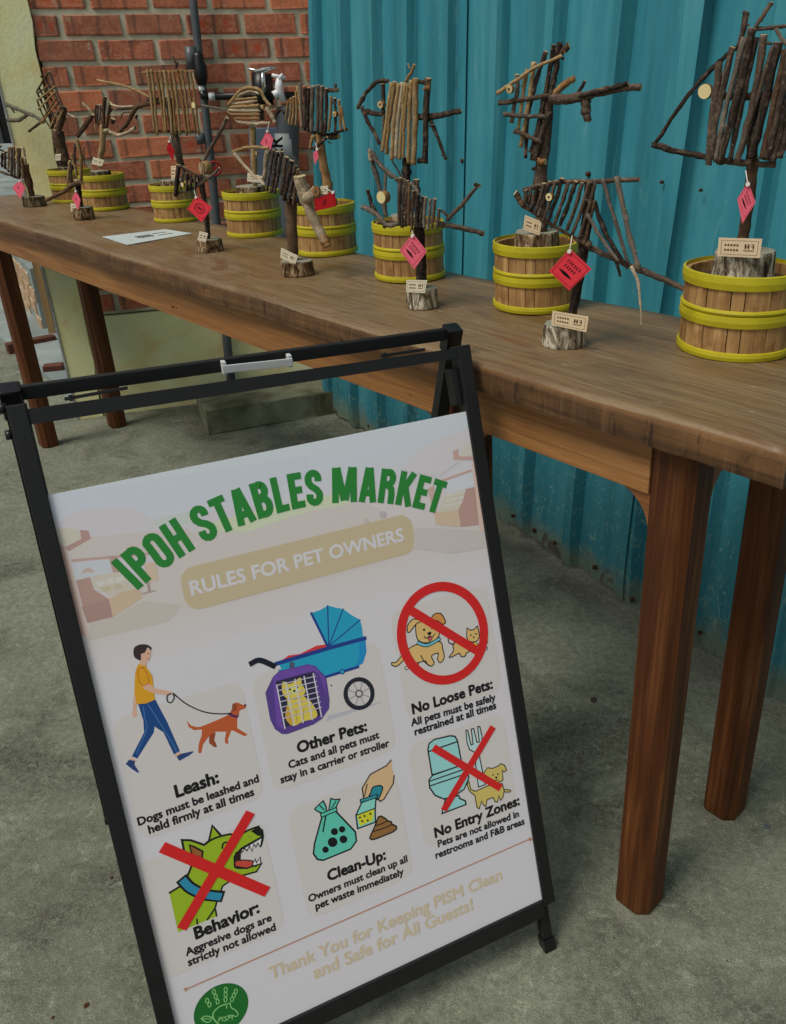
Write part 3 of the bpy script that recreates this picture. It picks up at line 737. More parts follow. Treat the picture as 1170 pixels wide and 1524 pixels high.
# ------------------------------------------------------------------ barrels of staves with yellow hoops
def arc_plate(bm, r_out, r_in, a0, a1, z0, z1, seg=3, r_out1=None, r_in1=None):
    ro1 = r_out1 or r_out; ri1 = r_in1 or r_in; rows_ = []
    for k in range(seg+1):
        a_ = a0+(a1-a0)*k/seg; c_, s_ = math.cos(a_), math.sin(a_)
        rows_.append([bm.verts.new((r*c_, r*s_, z)) for r, z in ((r_out, z0), (ro1, z1), (ri1, z1), (r_in, z0))])
    for k in range(seg):
        for j in range(4): bm.faces.new((rows_[k][j], rows_[k+1][j], rows_[k+1][(j+1) % 4], rows_[k][(j+1) % 4]))
    bm.faces.new(rows_[0]); bm.faces.new(rows_[-1][::-1])
BR, BH, NST = .0755, .118, 28
def hoop_bm(z0, z1, r, th, bulge=.002):
    bm = bmesh.new(); n = 80; pr_ = [(r, z0), (r+th, z0+.001), (r+th+bulge, (z0+z1)/2), (r+th, z1-.001), (r, z1)]
    ri = r-.0004; pr_ += [(ri, z1), (ri, z0)]
    rs = [[bm.verts.new((q*math.cos(2*math.pi*k/n), q*math.sin(2*math.pi*k/n), z)) for q, z in pr_] for k in range(n)]
    m_ = len(pr_)
    for k in range(n):
        for j in range(m_):
            f = bm.faces.new((rs[k][j], rs[(k+1) % n][j], rs[(k+1) % n][(j+1) % m_], rs[k][(j+1) % m_])); f.smooth = False
    bmesh.ops.recalc_face_normals(bm, faces=bm.faces); return bm
def mesh_of(bm, name, mat):
    bmesh.ops.recalc_face_normals(bm, faces=bm.faces); me = bpy.data.meshes.new(name); bm.to_mesh(me); bm.free(); me.materials.append(mat); return me
stave_me = []
for k in range(4):
    bm = bmesh.new(); g_ = .0035*random.uniform(.6, 1.4)
    arc_plate(bm, BR, BR-.007, -math.pi/NST*(1-.055*random.uniform(.6, 1.6)), math.pi/NST*(1-.055*random.uniform(.6, 1.6)), .004, BH-.004)
    stave_me.append(mesh_of(bm, 'stave', M['stave']))
hoops = [(BH*.84, BH+.001, .0026, .0010), (BH*.545, BH*.61, .0018, .0012), (BH*.40, BH*.543, .0026, .0010), (0, BH*.105, .0026, .0010)]
hoop_me = [mesh_of(hoop_bm(a_, b_, BR+.0002, c_, d_), 'hoop', M['hoop']) for a_, b_, c_, d_ in hoops]
bm = bmesh.new(); prism(bm, [((BR-.008)*math.cos(2*math.pi*k/32), (BR-.008)*math.sin(2*math.pi*k/32)) for k in range(32)], .004, BH*.84)
fill_me = mesh_of(bm, 'filling', M['tray'])
barrels = {}
def barrel(key, x, y, s, label, rz=0, hs=1.0, taper=0):
    o = empty('wooden_barrel', (x, y, HT+.0008), rz); o.scale = (s, s, s*hs)
    tag(o, label, 'barrel', 'yellow hooped barrels on the table')
    for k in range(NST):
        c = bpy.data.objects.new('stave', stave_me[(k*7+len(barrels)) % 4]); col.objects.link(c); c.parent = o; c.rotation_euler = (0, 0, 2*math.pi*k/NST)
        c.location = (random.uniform(-.0005, .0005), random.uniform(-.0005, .0005), random.uniform(-.001, .001))
    for me in hoop_me:
        c = bpy.data.objects.new('hoop', me); col.objects.link(c); c.parent = o
    c = bpy.data.objects.new('filling', fill_me); col.objects.link(c); c.parent = o
    barrels[key] = (x, y, s, hs)
    return o
barrel(1, .427, 1.217, 1.08, 'largest yellow hooped barrel at the right end of the table, under the black triangular fish', .1, .95)
barrel(2, .151, 1.503, .98, 'yellow hooped barrel by the teal wall, behind the slanted dark twig fish', .9)
barrel(3, -.09, 1.778, .96, 'yellow hooped barrel against the teal wall, behind the birch log base', 1.7)
barrel(4, -.309, 2.082, .98, 'yellow hooped barrel behind the thick pale branch with the dark red tag', .4)
barrel(5, -.547, 2.376, .98, 'yellow hooped barrel in front of the grey water filter tank', 2.2)
barrel(6, -.855, 2.683, .90, 'slim yellow hooped barrel in front of the grey upright pipe', 1.2)
barrel(7, -1.192, 2.990, .96, 'yellow hooped barrel second from the far end, before the brick wall', .7)
barrel(8, -1.400, 3.225, .95, 'farthest yellow hooped barrel, in front of the yellow pillar', 2.8)

# ------------------------------------------------------------------ twig sculptures
FD = R(-25)
def cyl_log(bm, c, r, h, n=22, flare=1.06, irr=.05, mats=(0, 1)):
    ph = [random.uniform(0, 6) for _ in range(3)]
    def rad(a_): return 1+irr*math.sin(2*a_+ph[0])+irr*.6*math.sin(3*a_+ph[1])+irr*.4*math.sin(7*a_+ph[2])
    zs = [0, h*.1, h*.5, h*.92, h]; ks = [flare*.98, flare, 1.02, 1.0, .965]; rs = []
    jr = [random.uniform(-.03, .03) for _ in range(n)]
    for z, k in zip(zs, ks):
        rs.append([bm.verts.new(c+Vector((r*k*(rad(2*math.pi*i/n)+jr[i])*math.cos(2*math.pi*i/n), r*k*(rad(2*math.pi*i/n)+jr[i])*math.sin(2*math.pi*i/n), z))) for i in range(n)])
    for j in range(len(zs)-1):
        for i in range(n): bm.faces.new((rs[j][i], rs[j][(i+1) % n], rs[j+1][(i+1) % n], rs[j+1][i])).material_index = mats[0]
    bm.faces.new(rs[0][::-1]).material_index = mats[0]; bm.faces.new(rs[-1]).material_index = mats[1]
class Sculpt:
    def __init__(s, base, Z, label, name='twig_fish', cat='twig sculpture', fd=None, plane_off=0):
        s.root = empty(name, base); s.Z = Z; tag(s.root, label, cat)
        d = FD if fd is None else fd
        s.n = Vector((math.sin(d), -math.cos(d), 0)); s.P = Vector(base)+s.n*plane_off; s.x = Vector((math.cos(d), math.sin(d), 0))
    def at(s, p, off=0, Z=None):
        q = (Z or s.Z)(p); return on_plane(q[0], q[1], s.P+s.n*off, s.n)
    def log(s, r, h, bark='log', top='cutg', dx=0):
        bm = bmesh.new(); cyl_log(bm, Vector((0, 0, .0005)), r, h)
        s.h = h; return bm_obj('log_base', bm, [M[bark], M[top]], s.root, world=False)
    def st(s, pts, w_, c='d', off=0., name='stick', Z=None, taper=.85, lump=.085, cut='cut', per=4, zs=None):
        zsc = zs or (100/((Z or s.Z)((100, 0))[0]-(Z or s.Z)((0, 0))[0]))
        pp = [s.at(p, off, Z) for p in pts]
        path = smooth_path(pp, per+2 if len(pp) > 2 else 8)
        r_ = [pr(q, w_/zsc)/2*1.13 for q in path]
        nn = len(path)
        for i in range(1, nn-1):
            path[i] = path[i]+Vector([random.gauss(0, min(r_[i]*.10, .00045)) for _ in range(3)])
        ja = .13 if r_[0] < .0045 else .07
        r_ = [q*(1+(taper-1)*i/(nn-1))*(1+random.uniform(-ja, ja)) for i, q in enumerate(r_)]
        # knots
        if nn > 5 and random.random() < .6: k = random.randrange(1, nn-1); r_[k] *= 1.22
        bm = bmesh.new(); uvl = bm.loops.layers.uv.new('UVMap')
        tube(bm, path, r_, 9, 0, 1, lump, uvl)
        if nn > 4 and r_[0] < .0065 and random.random() < (.5 if c in 'db' else .2):       # broken side twig
            k = random.randrange(1, nn-1); d_ = (path[k+1]-path[k-1]).normalized(); sd_ = (s.x*random.choice((-1, 1))+s.n*random.uniform(-.2, .8)+d_*random.uniform(.2, .9)).normalized()
            tube(bm, [path[k], path[k]+sd_*r_[k]*random.uniform(1.5, 2.6)], [r_[k]*.5, r_[k]*.38], 6, 0, 1, .1, uvl)
        o = bm_obj(name, bm, [M[c], M[cut]], s.root)
        return o
    def disc(s, p, r, mat='cream', off=.012, th=.006, hole=False, Z=None, name='eye', squash=1.):
        c = s.at(p, off, Z); zsc = 100/((Z or s.Z)((100, 0))[0]-(Z or s.Z)((0, 0))[0]); rr = pr(c, r/zsc)
        bm = bmesh.new(); nrm = (s.n+s.x*(-.25)).normalized()
        tube(bm, [c-nrm*th, c-nrm*th*.2, c], [rr*1.03, rr*1.03, rr], 16, 1, 0)
        if hole: tube(bm, [c-nrm*.001, c+nrm*.0006], rr*.32, 8, 2, 2)
        return bm_obj(name, bm, [M[mat], M['o'], M['d']], s.root)
LT = HT+.0005

def hang_tag(sc_, quad, label, mat='tagr', off=.03, string=None, Z=None, style=0):
    """card tag: quad = top, right, bottom, left corners in zoom pixels, hung in front of the sculpture"""
    q = [sc_.at(p, off, Z) for p in quad]; c = sum(q, Vector())/4
    t = empty('paper_tag', c); tag(t, label, 'tag')
    nrm = (q[1]-q[3]).cross(q[0]-q[2]).normalized()
    if nrm.dot(EYE-c) < 0: nrm = -nrm
    bm = bmesh.new(); f = bm.faces.new([bm.verts.new(p) for p in q]); bm.normal_update()
    e = bmesh.ops.extrude_face_region(bm, geom=[f])
    for v in e['geom']:
        if isinstance(v, bmesh.types.BMVert): v.co -= nrm*.0008
    bm_obj('card', bm, M[mat], t)
    X = (q[1]-q[0]); Y = (q[3]-q[0])     # card axes, corner at the top
    def cp(u, v): return q[0]+X*u+Y*v+nrm*.0004
    bm = bmesh.new(); k = 0
    def quad_(u0, v0, u1, v1): bm.faces.new([bm.verts.new(cp(*p)) for p in ((u0, v0), (u1, v0), (u1, v1), (u0, v1))])
    if style == 0:      # two rows of characters and a slim fish
        rows_ = [(.30, .40), (.46, .56)]
        for i in range(6):
            u = .22+i*.1; quad_(u, .26, u+.055, .29); quad_(u, .33, u+.055, .355); quad_(u+(i % 2)*.035, .29, u+.018+(i % 2)*.035, .33)
            if i < 5: quad_(u+.02, .43, u+.075, .455); quad_(u+.02, .50, u+.075, .525); quad_(u+.035, .455, u+.055, .50)
        pts = [(.16+.6*i/10, .70+.055*math.sin(math.pi*i/10)) for i in range(11)]+[(.76-.6*i/10, .70-.055*math.sin(math.pi*i/10)) for i in range(1, 10)]
        bm.faces.new([bm.verts.new(cp(*p)) for p in pts])
    elif style == 1:    # round emblem
        n_ = 24
        for (ra, rb) in ((.27, .30), (.2, .215)):
            for i in range(n_):
                a0, a1 = 2*math.pi*i/n_, 2*math.pi*(i+1)/n_
                bm.faces.new([bm.verts.new(cp(.5+r*math.cos(a_), .5+r*math.sin(a_))) for r, a_ in ((ra, a0), (rb, a0), (rb, a1), (ra, a1))])
        for i in range(3): quad_(.38+i*.09, .42, .43+i*.09, .58)
    else:
        quad_(.3, .45, .6, .5); quad_(.35, .56, .7, .6)
    # border line
    for (u0, v0, u1, v1) in ((.06, .06, .94, .07), (.06, .93, .94, .94), (.06, .07, .07, .93), (.93, .07, .94, .93)): quad_(u0, v0, u1, v1)
    bm_obj('print', bm, M['ink'] if mat != 'x' else M['inkb'], t)
    if string:
        bm = bmesh.new(); tube(bm, [sc_.at(string, off*.5, Z), q[0]+(q[2]-q[0])*.06+nrm*.0012], .0007, 5); tube(bm, [q[0]+(q[2]-q[0])*.06-nrm*.003, q[0]+(q[2]-q[0])*.06+nrm*.003], .003, 8)
        bm_obj('string', bm, M['string'], t)
    return t
def price_card(sc_, quad, label, mat='card', off=.03, Z=None, rows=2):
    """quad = top-left, top-right, bottom-right, bottom-left"""
    q = [sc_.at(p, off, Z) for p in quad]; c = (q[2]+q[3])/2
    t = empty('price_card', c); tag(t, label, 'price card')
    nrm = (q[1]-q[0]).cross(q[3]-q[0]).normalized()
    if nrm.dot(EYE-c) < 0: nrm = -nrm
    bm = bmesh.new(); f = bm.faces.new([bm.verts.new(p) for p in q])
    e = bmesh.ops.extrude_face_region(bm, geom=[f])
    for v in e['geom']:
        if isinstance(v, bmesh.types.BMVert): v.co -= nrm*.0009
    bm_obj('card', bm, M[mat], t)
    X = q[1]-q[0]; Y = q[3]-q[0]
    def cp(u, v): return q[0].lerp(q[1], u).lerp(q[3].lerp(q[2], u), v)+nrm*.0004
    bm = bmesh.new()
    def quad_(u0, v0, u1, v1): bm.faces.new([bm.verts.new(cp(*p)) for p in ((u0, v0), (u1, v0), (u1, v1), (u0, v1))])
    for (u0, v0, u1, v1) in ((.07, .12, .93, .135), (.07, .865, .93, .88), (.07, .135, .078, .865), (.922, .135, .93, .865)): quad_(u0, v0, u1, v1)
    for r_ in range(rows):
        v = .32+r_*.26
        for i in range(5): quad_(.15+i*.07, v, .195+i*.07, v+.1)
    quad_(.62, .3, .66, .54); quad_(.69, .3, .73, .54); quad_(.62, .42, .73, .45); quad_(.77, .3, .84, .33); quad_(.77, .42, .84, .45); quad_(.81, .33, .84, .56)
    quad_(.6, .62, .84, .66)
    bm_obj('print', bm, M['inkb'], t)
    return t
def btop(k): x, y, s_, h_ = barrels[k]; return Vector((x, y, HT+.0008+BH*.84*s_*h_))
# 1: black triangular fish on the largest barrel
s = Sculpt(btop(1), ZE, 'large fish of black twigs with pointed nose, on the log in the rightmost barrel', plane_off=0)
s.log(.041, .042, 'birch')
s.st([(548, 640), (530, 800), (505, 965), (500, 1040)], 44, 'b', 0, 'post')
s.st([(560, 370), (545, 560), (538, 690)], 42, 'd', -.006, 'post')
for pts, w_, c in (([(410, 250), (375, 540), (365, 668)], 27, 'd'), ([(465, 190), (405, 430), (375, 645)], 26, 'd'), ([(512, 150), (440, 420), (395, 655)], 23, 'g'),
        ([(545, 112), (480, 400), (410, 665)], 30, 'd'), ([(560, 150), (500, 420), (450, 655)], 24, 'd'), ([(590, 140), (545, 420), (480, 658)], 26, 'd'),
        ([(630, 190), (560, 400), (500, 620)], 20, 'd'), ([(650, 170), (590, 430), (540, 645)], 34, 'd'), ([(675, 200), (620, 480), (580, 645)], 26, 'b'),
        ([(692, 230), (640, 500), (600, 648)], 26, 'd'), ([(710, 320), (660, 520), (625, 655)], 30, 'd'), ([(740, 200), (700, 470), (655, 640)], 28, 'd'), ([(770, 220), (735, 470), (690, 640)], 26, 'b')):
    s.st(pts, w_, c, .012+random.uniform(0, .006))
s.st([(490, 185), (410, 250), (330, 330), (250, 430), (185, 530), (150, 580)], 17, 'd', .004)
s.st([(140, 583), (250, 615), (355, 635)], 22, 'd', .004); s.st([(425, 650), (520, 660), (640, 668)], 24, 'd', .004)
s.st([(550, 120), (640, 110), (700, 104), (780, 112)], 14, 'd', .004); s.st([(520, 45), (510, 110), (492, 190)], 24, 'd', .006); s.st([(622, 8), (590, 60), (553, 112)], 17, 'd', .006)
s.st([(390, 385), (480, 392), (600, 388)], 27, 'd', -.002); s.st([(640, 115), (665, 160), (700, 185)], 16, 'g', .016)
s.disc((350, 370), 28, 'cream', .010, .008)
hang_tag(s, [(527, 735), (557, 820), (503, 905), (483, 805)], 'pink diamond tag hanging beside the post of the large black fish', 'tagp', .028, (517, 690))
price_card(s, [(408, 962), (584, 967), (573, 1045), (402, 1036)], 'wide kraft price card standing on the log in the rightmost barrel', 'card', .047)

# 2: fish with long dark branch
s = Sculpt(btop(2), ZD, 'crossed tan and dark twigs with one long thick dark branch pointing right')
s.log(.040, .034, 'log')
s.st([(288, 320), (275, 520), (258, 705), (262, 925)], 56, 'd', 0, 'post')
s.st([(60, 302), (150, 242), (240, 182), (355, 130)], 16, 't', .022); s.st([(68, 344), (180, 330), (305, 310)], 22, 'd', .016)
s.st([(300, 325), (420, 322), (520, 297), (640, 275), (715, 274)], 46, 'd', .012, taper=.5, lump=.16); s.st([(430, 318), (560, 285), (655, 255)], 20, 'd', .017, lump=.2)
s.st([(315, 305), (365, 262), (415, 232)], 28, 'o', .012); s.st([(418, 318), (462, 243)], 15, 'd', .012); s.st([(465, 318), (463, 375), (472, 428)], 42, 'd', .010, taper=.7, lump=.15)
for pts, w_, c, o_ in (([(150, 215), (150, 300), (125, 435)], 20, 'g', .010), ([(195, 190), (180, 300), (155, 470)], 16, 't', .013), ([(228, 160), (210, 300), (168, 545)], 20, 't', .012),
        ([(282, 110), (240, 240), (200, 400), (190, 595)], 20, 'd', .010), ([(318, 80), (290, 250), (240, 480), (213, 570)], 22, 'd', .012), ([(345, 68), (325, 200), (303, 312)], 26, 'd', .015),
        ([(388, 82), (345, 122)], 28, 'b', .014), ([(272, 340), (240, 500), (218, 605)], 22, 'd', .012), ([(300, 385), (272, 450), (228, 605)], 22, 'd', .014)):
    s.st(pts, w_, c, o_)
s.st([(90, 395), (180, 404), (280, 408)], 20, 'g', .021); s.st([(138, 470), (200, 495), (258, 522)], 19, 'd', .021); s.st([(245, 612), (282, 612)], 27, 'o', .018)
s.disc((115, 282), 18, 'cut', .030, .006, True)
price_card(s, [(187, 853), (263, 885), (253, 945), (178, 918)], 'tilted kraft price card on the log in the barrel behind the slanted dark fish', 'card', .036)

# 3: slanted dark fish with splayed tail, front row right
s = Sculpt((on_z(842, 519, HT).x, on_z(842, 519, HT).y+.02, LT), ZD, 'slanted fish of many thin dark twigs with splayed long tail, front row right')
s.log(.0305, .034, 'birch')
s.st([(485, 700), (465, 900), (440, 1100), (402, 1300), (395, 1368)], 46, 'd', 0, 'post', taper=.8)
s.st([(180, 742), (330, 706), (520, 700), (708, 692)], 21, 'd', .006, cut='cut'); s.st([(165, 800), (240, 850), (330, 910), (432, 968)], 17, 'b', .006); s.st([(143, 752), (160, 780), (178, 812)], 24, 'b', .01)
for a_, b_ in (((190, 740), (183, 802)), ((212, 733), (198, 818)), ((240, 718), (215, 834)), ((272, 708), (230, 852)), ((300, 700), (246, 858)), ((327, 697), (266, 888)), ((356, 686), (290, 884)),
               ((386, 697), (320, 898)), ((418, 700), (345, 905)), ((447, 706), (378, 924)), ((480, 703), (402, 942)), ((506, 706), (430, 962))):
    s.st([a_, (a_[0]*.5+b_[0]*.5+4, a_[1]*.5+b_[1]*.5), b_], random.choice((15, 17, 19)), random.choice('ddbd'), .014+random.uniform(0, .005))
s.st([(225, 760), (215, 810)], 13, 'd', .013); s.st([(255, 740), (228, 812)], 13, 'd', .013)
s.st([(605, 676), (650, 900), (706, 1100)], 24, 'g', .012); s.st([(538, 688), (590, 860), (655, 1068)], 17, 'g', .016); s.st([(500, 788), (560, 950), (655, 1095)], 20, 'd', .012)
s.st([(470, 850), (540, 970), (612, 1062)], 16, 'g', .020); s.st([(455, 985), (540, 1028), (650, 1078), (704, 1102)], 25, 'd', .006); s.st([(700, 1100), (800, 1138), (907, 1188)], 27, 'd', .008, cut='cut')
s.st([(668, 1085), (698, 1150), (710, 1250), (716, 1358)], 17, 'p', .012, taper=.35); s.st([(598, 1055), (622, 1132)], 14, 'd', .006); s.st([(430, 955), (485, 992)], 34, 'd', .010); s.st([(455, 985), (470, 930), (500, 790)], 15, 'b', .014)
s.disc((295, 772), 17, 'cream', .026, .008, True)
hang_tag(s, [(390, 1006), (489, 1098), (388, 1196), (297, 1108)], 'bright red square tag hanging corner-up below the slanted dark fish', 'tagr', .034, (402, 945))
price_card(s, [(312, 1288), (476, 1315), (465, 1385), (307, 1352)], 'kraft price card on the rightmost front log base', 'card', .031)

# 4: tan fish with dark tail, in barrel 3
s = Sculpt(btop(3), ZC, 'upright fish of straight tan sticks with dark beak frame, against the teal wall')
s.log(.036, .03, 'log')
s.st([(402, 590), (400, 720), (402, 900), (405, 985)], 44, 'd', 0, 'post')
for pts, w_ in (([(315, 163), (285, 400), (262, 556)], 20), ([(335, 158), (302, 400), (288, 570)], 22), ([(357, 168), (327, 400), (315, 604)], 23), ([(377, 163), (350, 400), (338, 592)], 22),
                ([(395, 163), (375, 400), (360, 600)], 21), ([(409, 168), (388, 400), (382, 592)], 18), ([(428, 148), (415, 400), (412, 624)], 22), ([(452, 138), (450, 400), (440, 630)], 31)):
    s.st(pts, w_, 't' if random.random() < .8 else 'p', .012+random.uniform(0, .004), per=5)
s.st([(300, 156), (235, 160), (170, 225), (122, 312)], 22, 'd', .004); s.st([(268, 168), (271, 260), (269, 345)], 21, 'd', .006); s.st([(145, 300), (190, 400), (252, 512)], 22, 'd', .006)
s.st([(170, 322), (215, 338), (275, 340)], 28, 'd', .003); s.st([(276, 345), (270, 440), (262, 545)], 17, 'd', .008); s.st([(522, 140), (512, 350), (505, 622)], 34, 'd', .012); s.st([(523, 138), (520, 200)], 35, 'o', .0125)
s.st([(465, 358), (560, 355), (640, 338), (712, 322)], 34, 'd', .004, taper=.75); s.st([(535, 372), (580, 480), (625, 602)], 20, 'd', .004); s.st([(447, 60), (425, 110), (395, 158)], 17, 't', .014); s.st([(412, 55), (420, 85)], 12, 'p', .014)
s.st([(468, 160), (512, 160)], 20, 'b', .006); s.st([(466, 606), (515, 604)], 28, 'd', .006); s.st([(320, 610), (348, 655), (372, 702)], 9, 'b', .006)
s.st([(530, 410), (600, 440)][:1]+[(560, 402)], 10, 'd', .008)
s.disc((250, 288), 20, 'cut', .018, .010, True)

# 5: dark fish skeleton on the birch log, front row centre
s = Sculpt((on_z(628, 460, HT).x, on_z(628, 460, HT).y+.02, LT), ZC, 'dark twig fish skeleton with round pale eye and forked tail, on the whitish birch log')
s.log(.0295, .034, 'birch')
s.st([(470, 960), (480, 1150), (490, 1310), (492, 1345)], 58, 'd', -.002, 'post'); s.st([(455, 712), (462, 850), (470, 990)], 34, 'd', -.002, 'post')
for pts, w_, c in (([(365, 703), (360, 972)], 21, 'd'), ([(386, 708), (375, 985)], 21, 'd'), ([(405, 718), (395, 980)], 20, 'd'), ([(420, 735), (410, 975)], 19, 'b'), ([(440, 775), (431, 1010)], 18, 'b'),
        ([(466, 795), (455, 985)], 18, 'd'), ([(490, 808), (480, 985)], 18, 'd'), ([(512, 812), (500, 990)], 19, 'g'), ([(536, 822), (520, 1003)], 18, 'g'), ([(562, 822), (545, 990)], 18, 'b'), ([(586, 878), (570, 992)], 16, 'g')):
    s.st([pts[0], ((pts[0][0]+pts[1][0])/2+random.uniform(-4, 4), (pts[0][1]+pts[1][1])/2), pts[1]], w_, c, .024+random.uniform(0, .004))
s.st([(420, 730), (460, 775), (470, 800)], 16, 'g', .032)
s.st([(578, 965), (700, 985), (838, 1020)], 28, 'd', .012, cut='o'); s.st([(630, 945), (712, 858), (802, 752)], 21, 'd', .014); s.st([(812, 752), (785, 738)], 20, 'd', .014); s.st([(598, 888), (650, 935)], 14, 'd', .012)
s.st([(188, 545), (270, 650), (352, 717)], 26, 'g', .012); s.st([(198, 590), (240, 730), (282, 925)], 24, 'g', .006); s.st([(285, 668), (278, 800), (288, 922)], 16, 'g', .010); s.st([(190, 540), (200, 610)], 22, 'p', .013)
s.st([(183, 770), (205, 860), (245, 925)], 21, 'd', .010); s.st([(148, 865), (230, 910), (290, 972), (358, 958)], 27, 'g', .014); s.st([(270, 980), (320, 960), (370, 965)], 22, 'd', .010)
s.disc((255, 815), 33, 'cream', .030, .014)
hang_tag(s, [(436, 1020), (516, 1120), (445, 1222), (360, 1115)], 'pink square tag hanging corner-up in front of the birch-log fish post', 'tagp', .040, (430, 985))
price_card(s, [(400, 1283), (518, 1285), (504, 1358), (398, 1352)], 'cream price card on the whitish birch log base', 'cardw', .031)

# 6: round fish of dark and tan sticks in barrel 4
s = Sculpt(btop(4), ZB, 'shaggy fish of dark and tan sticks, at the left edge of the teal wall')
s.log(.036, .028, 'log')
s.st([(560, 385), (590, 560), (618, 700), (622, 780)], 48, 'o', 0, 'post')
for a_, b_, w_, c in (((385, 198), (372, 312), 12, 't'), ((402, 178), (390, 330), 13, 't'), ((418, 170), (408, 335), 13, 'o'), ((430, 140), (430, 340), 14, 't'), ((441, 110), (463, 352), 15, 't'), ((455, 92), (468, 350), 15, 'g'),
        ((480, 118), (485, 358), 22, 'd'), ((505, 118), (500, 372), 20, 'd'), ((530, 108), (522, 380), 24, 'g'), ((556, 103), (552, 378), 22, 'g'), ((582, 108), (580, 382), 22, 'd'), ((606, 122), (598, 392), 20, 'd'),
        ((636, 168), (620, 372), 16, 't'), ((656, 178), (658, 372), 16, 'd'), ((680, 188), (692, 370), 16, 'o'), ((692, 225), (718, 368), 14, 't')):
    s.st([a_, ((a_[0]+b_[0])/2+random.uniform(-3, 6), (a_[1]+b_[1])/2), b_], w_, c, .012+random.uniform(0, .004))
s.st([(595, 132), (680, 132)], 24, 'd', .004); s.st([(661, 98), (663, 128)], 14, 'd', .004); s.st([(480, 360), (600, 392), (735, 358)], 16, 'd', .004); s.st([(612, 402), (680, 402)], 30, 'b', -.002)
s.st([(530, 395), (512, 475)], 18, 't', .014); s.st([(535, 475), (575, 440), (612, 405)], 18, 'd', .018); s.st([(615, 430), (635, 442)], 8, 'g', .01)
s.disc((653, 272), 15, 'cut', .022, .008, True)
price_card(s, [(575, 690), (618, 687), (614, 738), (566, 736)], 'small cream price card behind the dark red tag', 'cardw', .034)
hang_tag(s, [(556, 470), (562, 520), (540, 566), (530, 500)], 'narrow pink tag seen nearly edge-on under the shaggy fish', 'tagp', .03, (545, 440), style=2)

# 7: bark-twig crest with thick pale arm on log, front row
s = Sculpt((on_z(440, 412, HT).x, on_z(440, 412, HT).y+.025, LT), ZB, 'slanting dark twigs with a thick pale hanging branch, on the bark log in front')
s.log(.035, .030, 'log', 'cutg')
s.st([(398, 760), (410, 950), (415, 1110), (418, 1140)], 60, 'b', 0, 'post')
for a_, b_, w_, c in (((302, 478), (262, 718), 17, 'd'), ((322, 488), (290, 727), 22, 'd'), ((352, 488), (306, 732), 19, 'd'), ((377, 520), (344, 742), 22, 'd'), ((406, 540), (360, 772), 26, 'd'), ((430, 570), (385, 792), 20, 'd'), ((443, 590), (415, 802), 17, 'b')):
    s.st([a_, ((a_[0]+b_[0])/2, (a_[1]+b_[1])/2+3), b_], w_, c, .020+random.uniform(0, .004))
s.st([(380, 770), (440, 778), (500, 795)], 20, 'b', .010); s.st([(68, 492), (120, 472), (175, 464), (275, 470)], 17, 't', .012); s.st([(74, 500), (150, 590), (252, 688)], 18, 'p', .014); s.st([(266, 482), (245, 655)], 27, 'p', .010)
s.st([(440, 608), (505, 700)], 22, 'p', .012); s.st([(450, 630), (480, 750), (530, 870), (602, 1018)], 62, 'p', .024, taper=.8); s.st([(585, 985), (620, 1042)], 50, 'o', .0245, taper=.8, cut='d')
s.st([(495, 770), (530, 740), (566, 712)], 62, 'p', .030, taper=.9)
s.disc((198, 498), 10, 'cut', .02, .004, True); s.disc((546, 720), 29, 'o', .052, .004, True)
price_card(s, [(345, 1048), (443, 1095), (425, 1148), (340, 1105)], 'cream price card on the bark log under the pale hanging branch', 'cardw', .030)
hang_tag(s, [(655, 719), (665, 806), (543, 836), (535, 765)], 'dark red tag lying sideways on the pale hanging branch', 'tagd', .05, (600, 700), style=2)

# 8: pale hump in barrel 5
s = Sculpt(btop(5), ZI, 'hump-shaped head of weathered pale twigs, in front of the grey filter tank')
s.log(.040, .030, 'log')
s.st([(178, 345), (186, 480), (195, 690)], 32, 't', 0, 'post', Z=ZB)
s.st([(0, 640), (80, 540), (170, 450), (290, 420), (400, 460), (450, 560), (530, 650)], 42, 't', .012); s.st([(85, 570), (180, 490), (300, 468), (385, 500)], 30, 'p', .012); s.st([(130, 555), (220, 495), (335, 512)], 28, 'g', .010)
for a_, b_, w_, c in (((100, 565), (355, 545), 30, 't'), ((30, 620), (360, 582), 30, 'p'), ((15, 660), (385, 640), 34, 't'), ((5, 702), (392, 708), 34, 'p'), ((28, 752), (385, 752), 34, 't'), ((88, 800), (385, 806), 30, 'o')):
    s.st([a_, ((a_[0]+b_[0])/2, (a_[1]+b_[1])/2+4), b_], w_, c, .010+random.uniform(0, .003))
s.st([(105, 838), (300, 870), (515, 862)], 44, 'p', .010); s.st([(0, 715), (60, 775), (105, 835)], 32, 't', .008); s.st([(480, 675), (540, 770), (582, 862)], 52, 'p', .012); s.st([(400, 660), (410, 740), (412, 830)], 56, 'd', .002)
s.disc((415, 662), 24, 'cut', .018, .006, True)
s.st([(470, 378), (540, 390), (605, 402)], 12, 'g', .006, Z=ZA); s.st([(618, 448), (560, 560), (515, 635), (478, 705)], 22, 'd', .004, Z=ZA, taper=.7)
s.st([(880, 470), (920, 405), (950, 425)], 14, 'd', .006, Z=ZA)
price_card(s, [(735, 768), (832, 792), (825, 828), (733, 818)], 'cream price card at the foot of the pale hump-shaped piece', 'cardw', .036, Z=ZA)
hang_tag(s, [(850, 520), (884, 572), (868, 638), (808, 600)], 'light pink diamond tag hanging left of the black lettering on the filter tank', 'tagp', .03, (862, 470), Z=ZA, style=2)

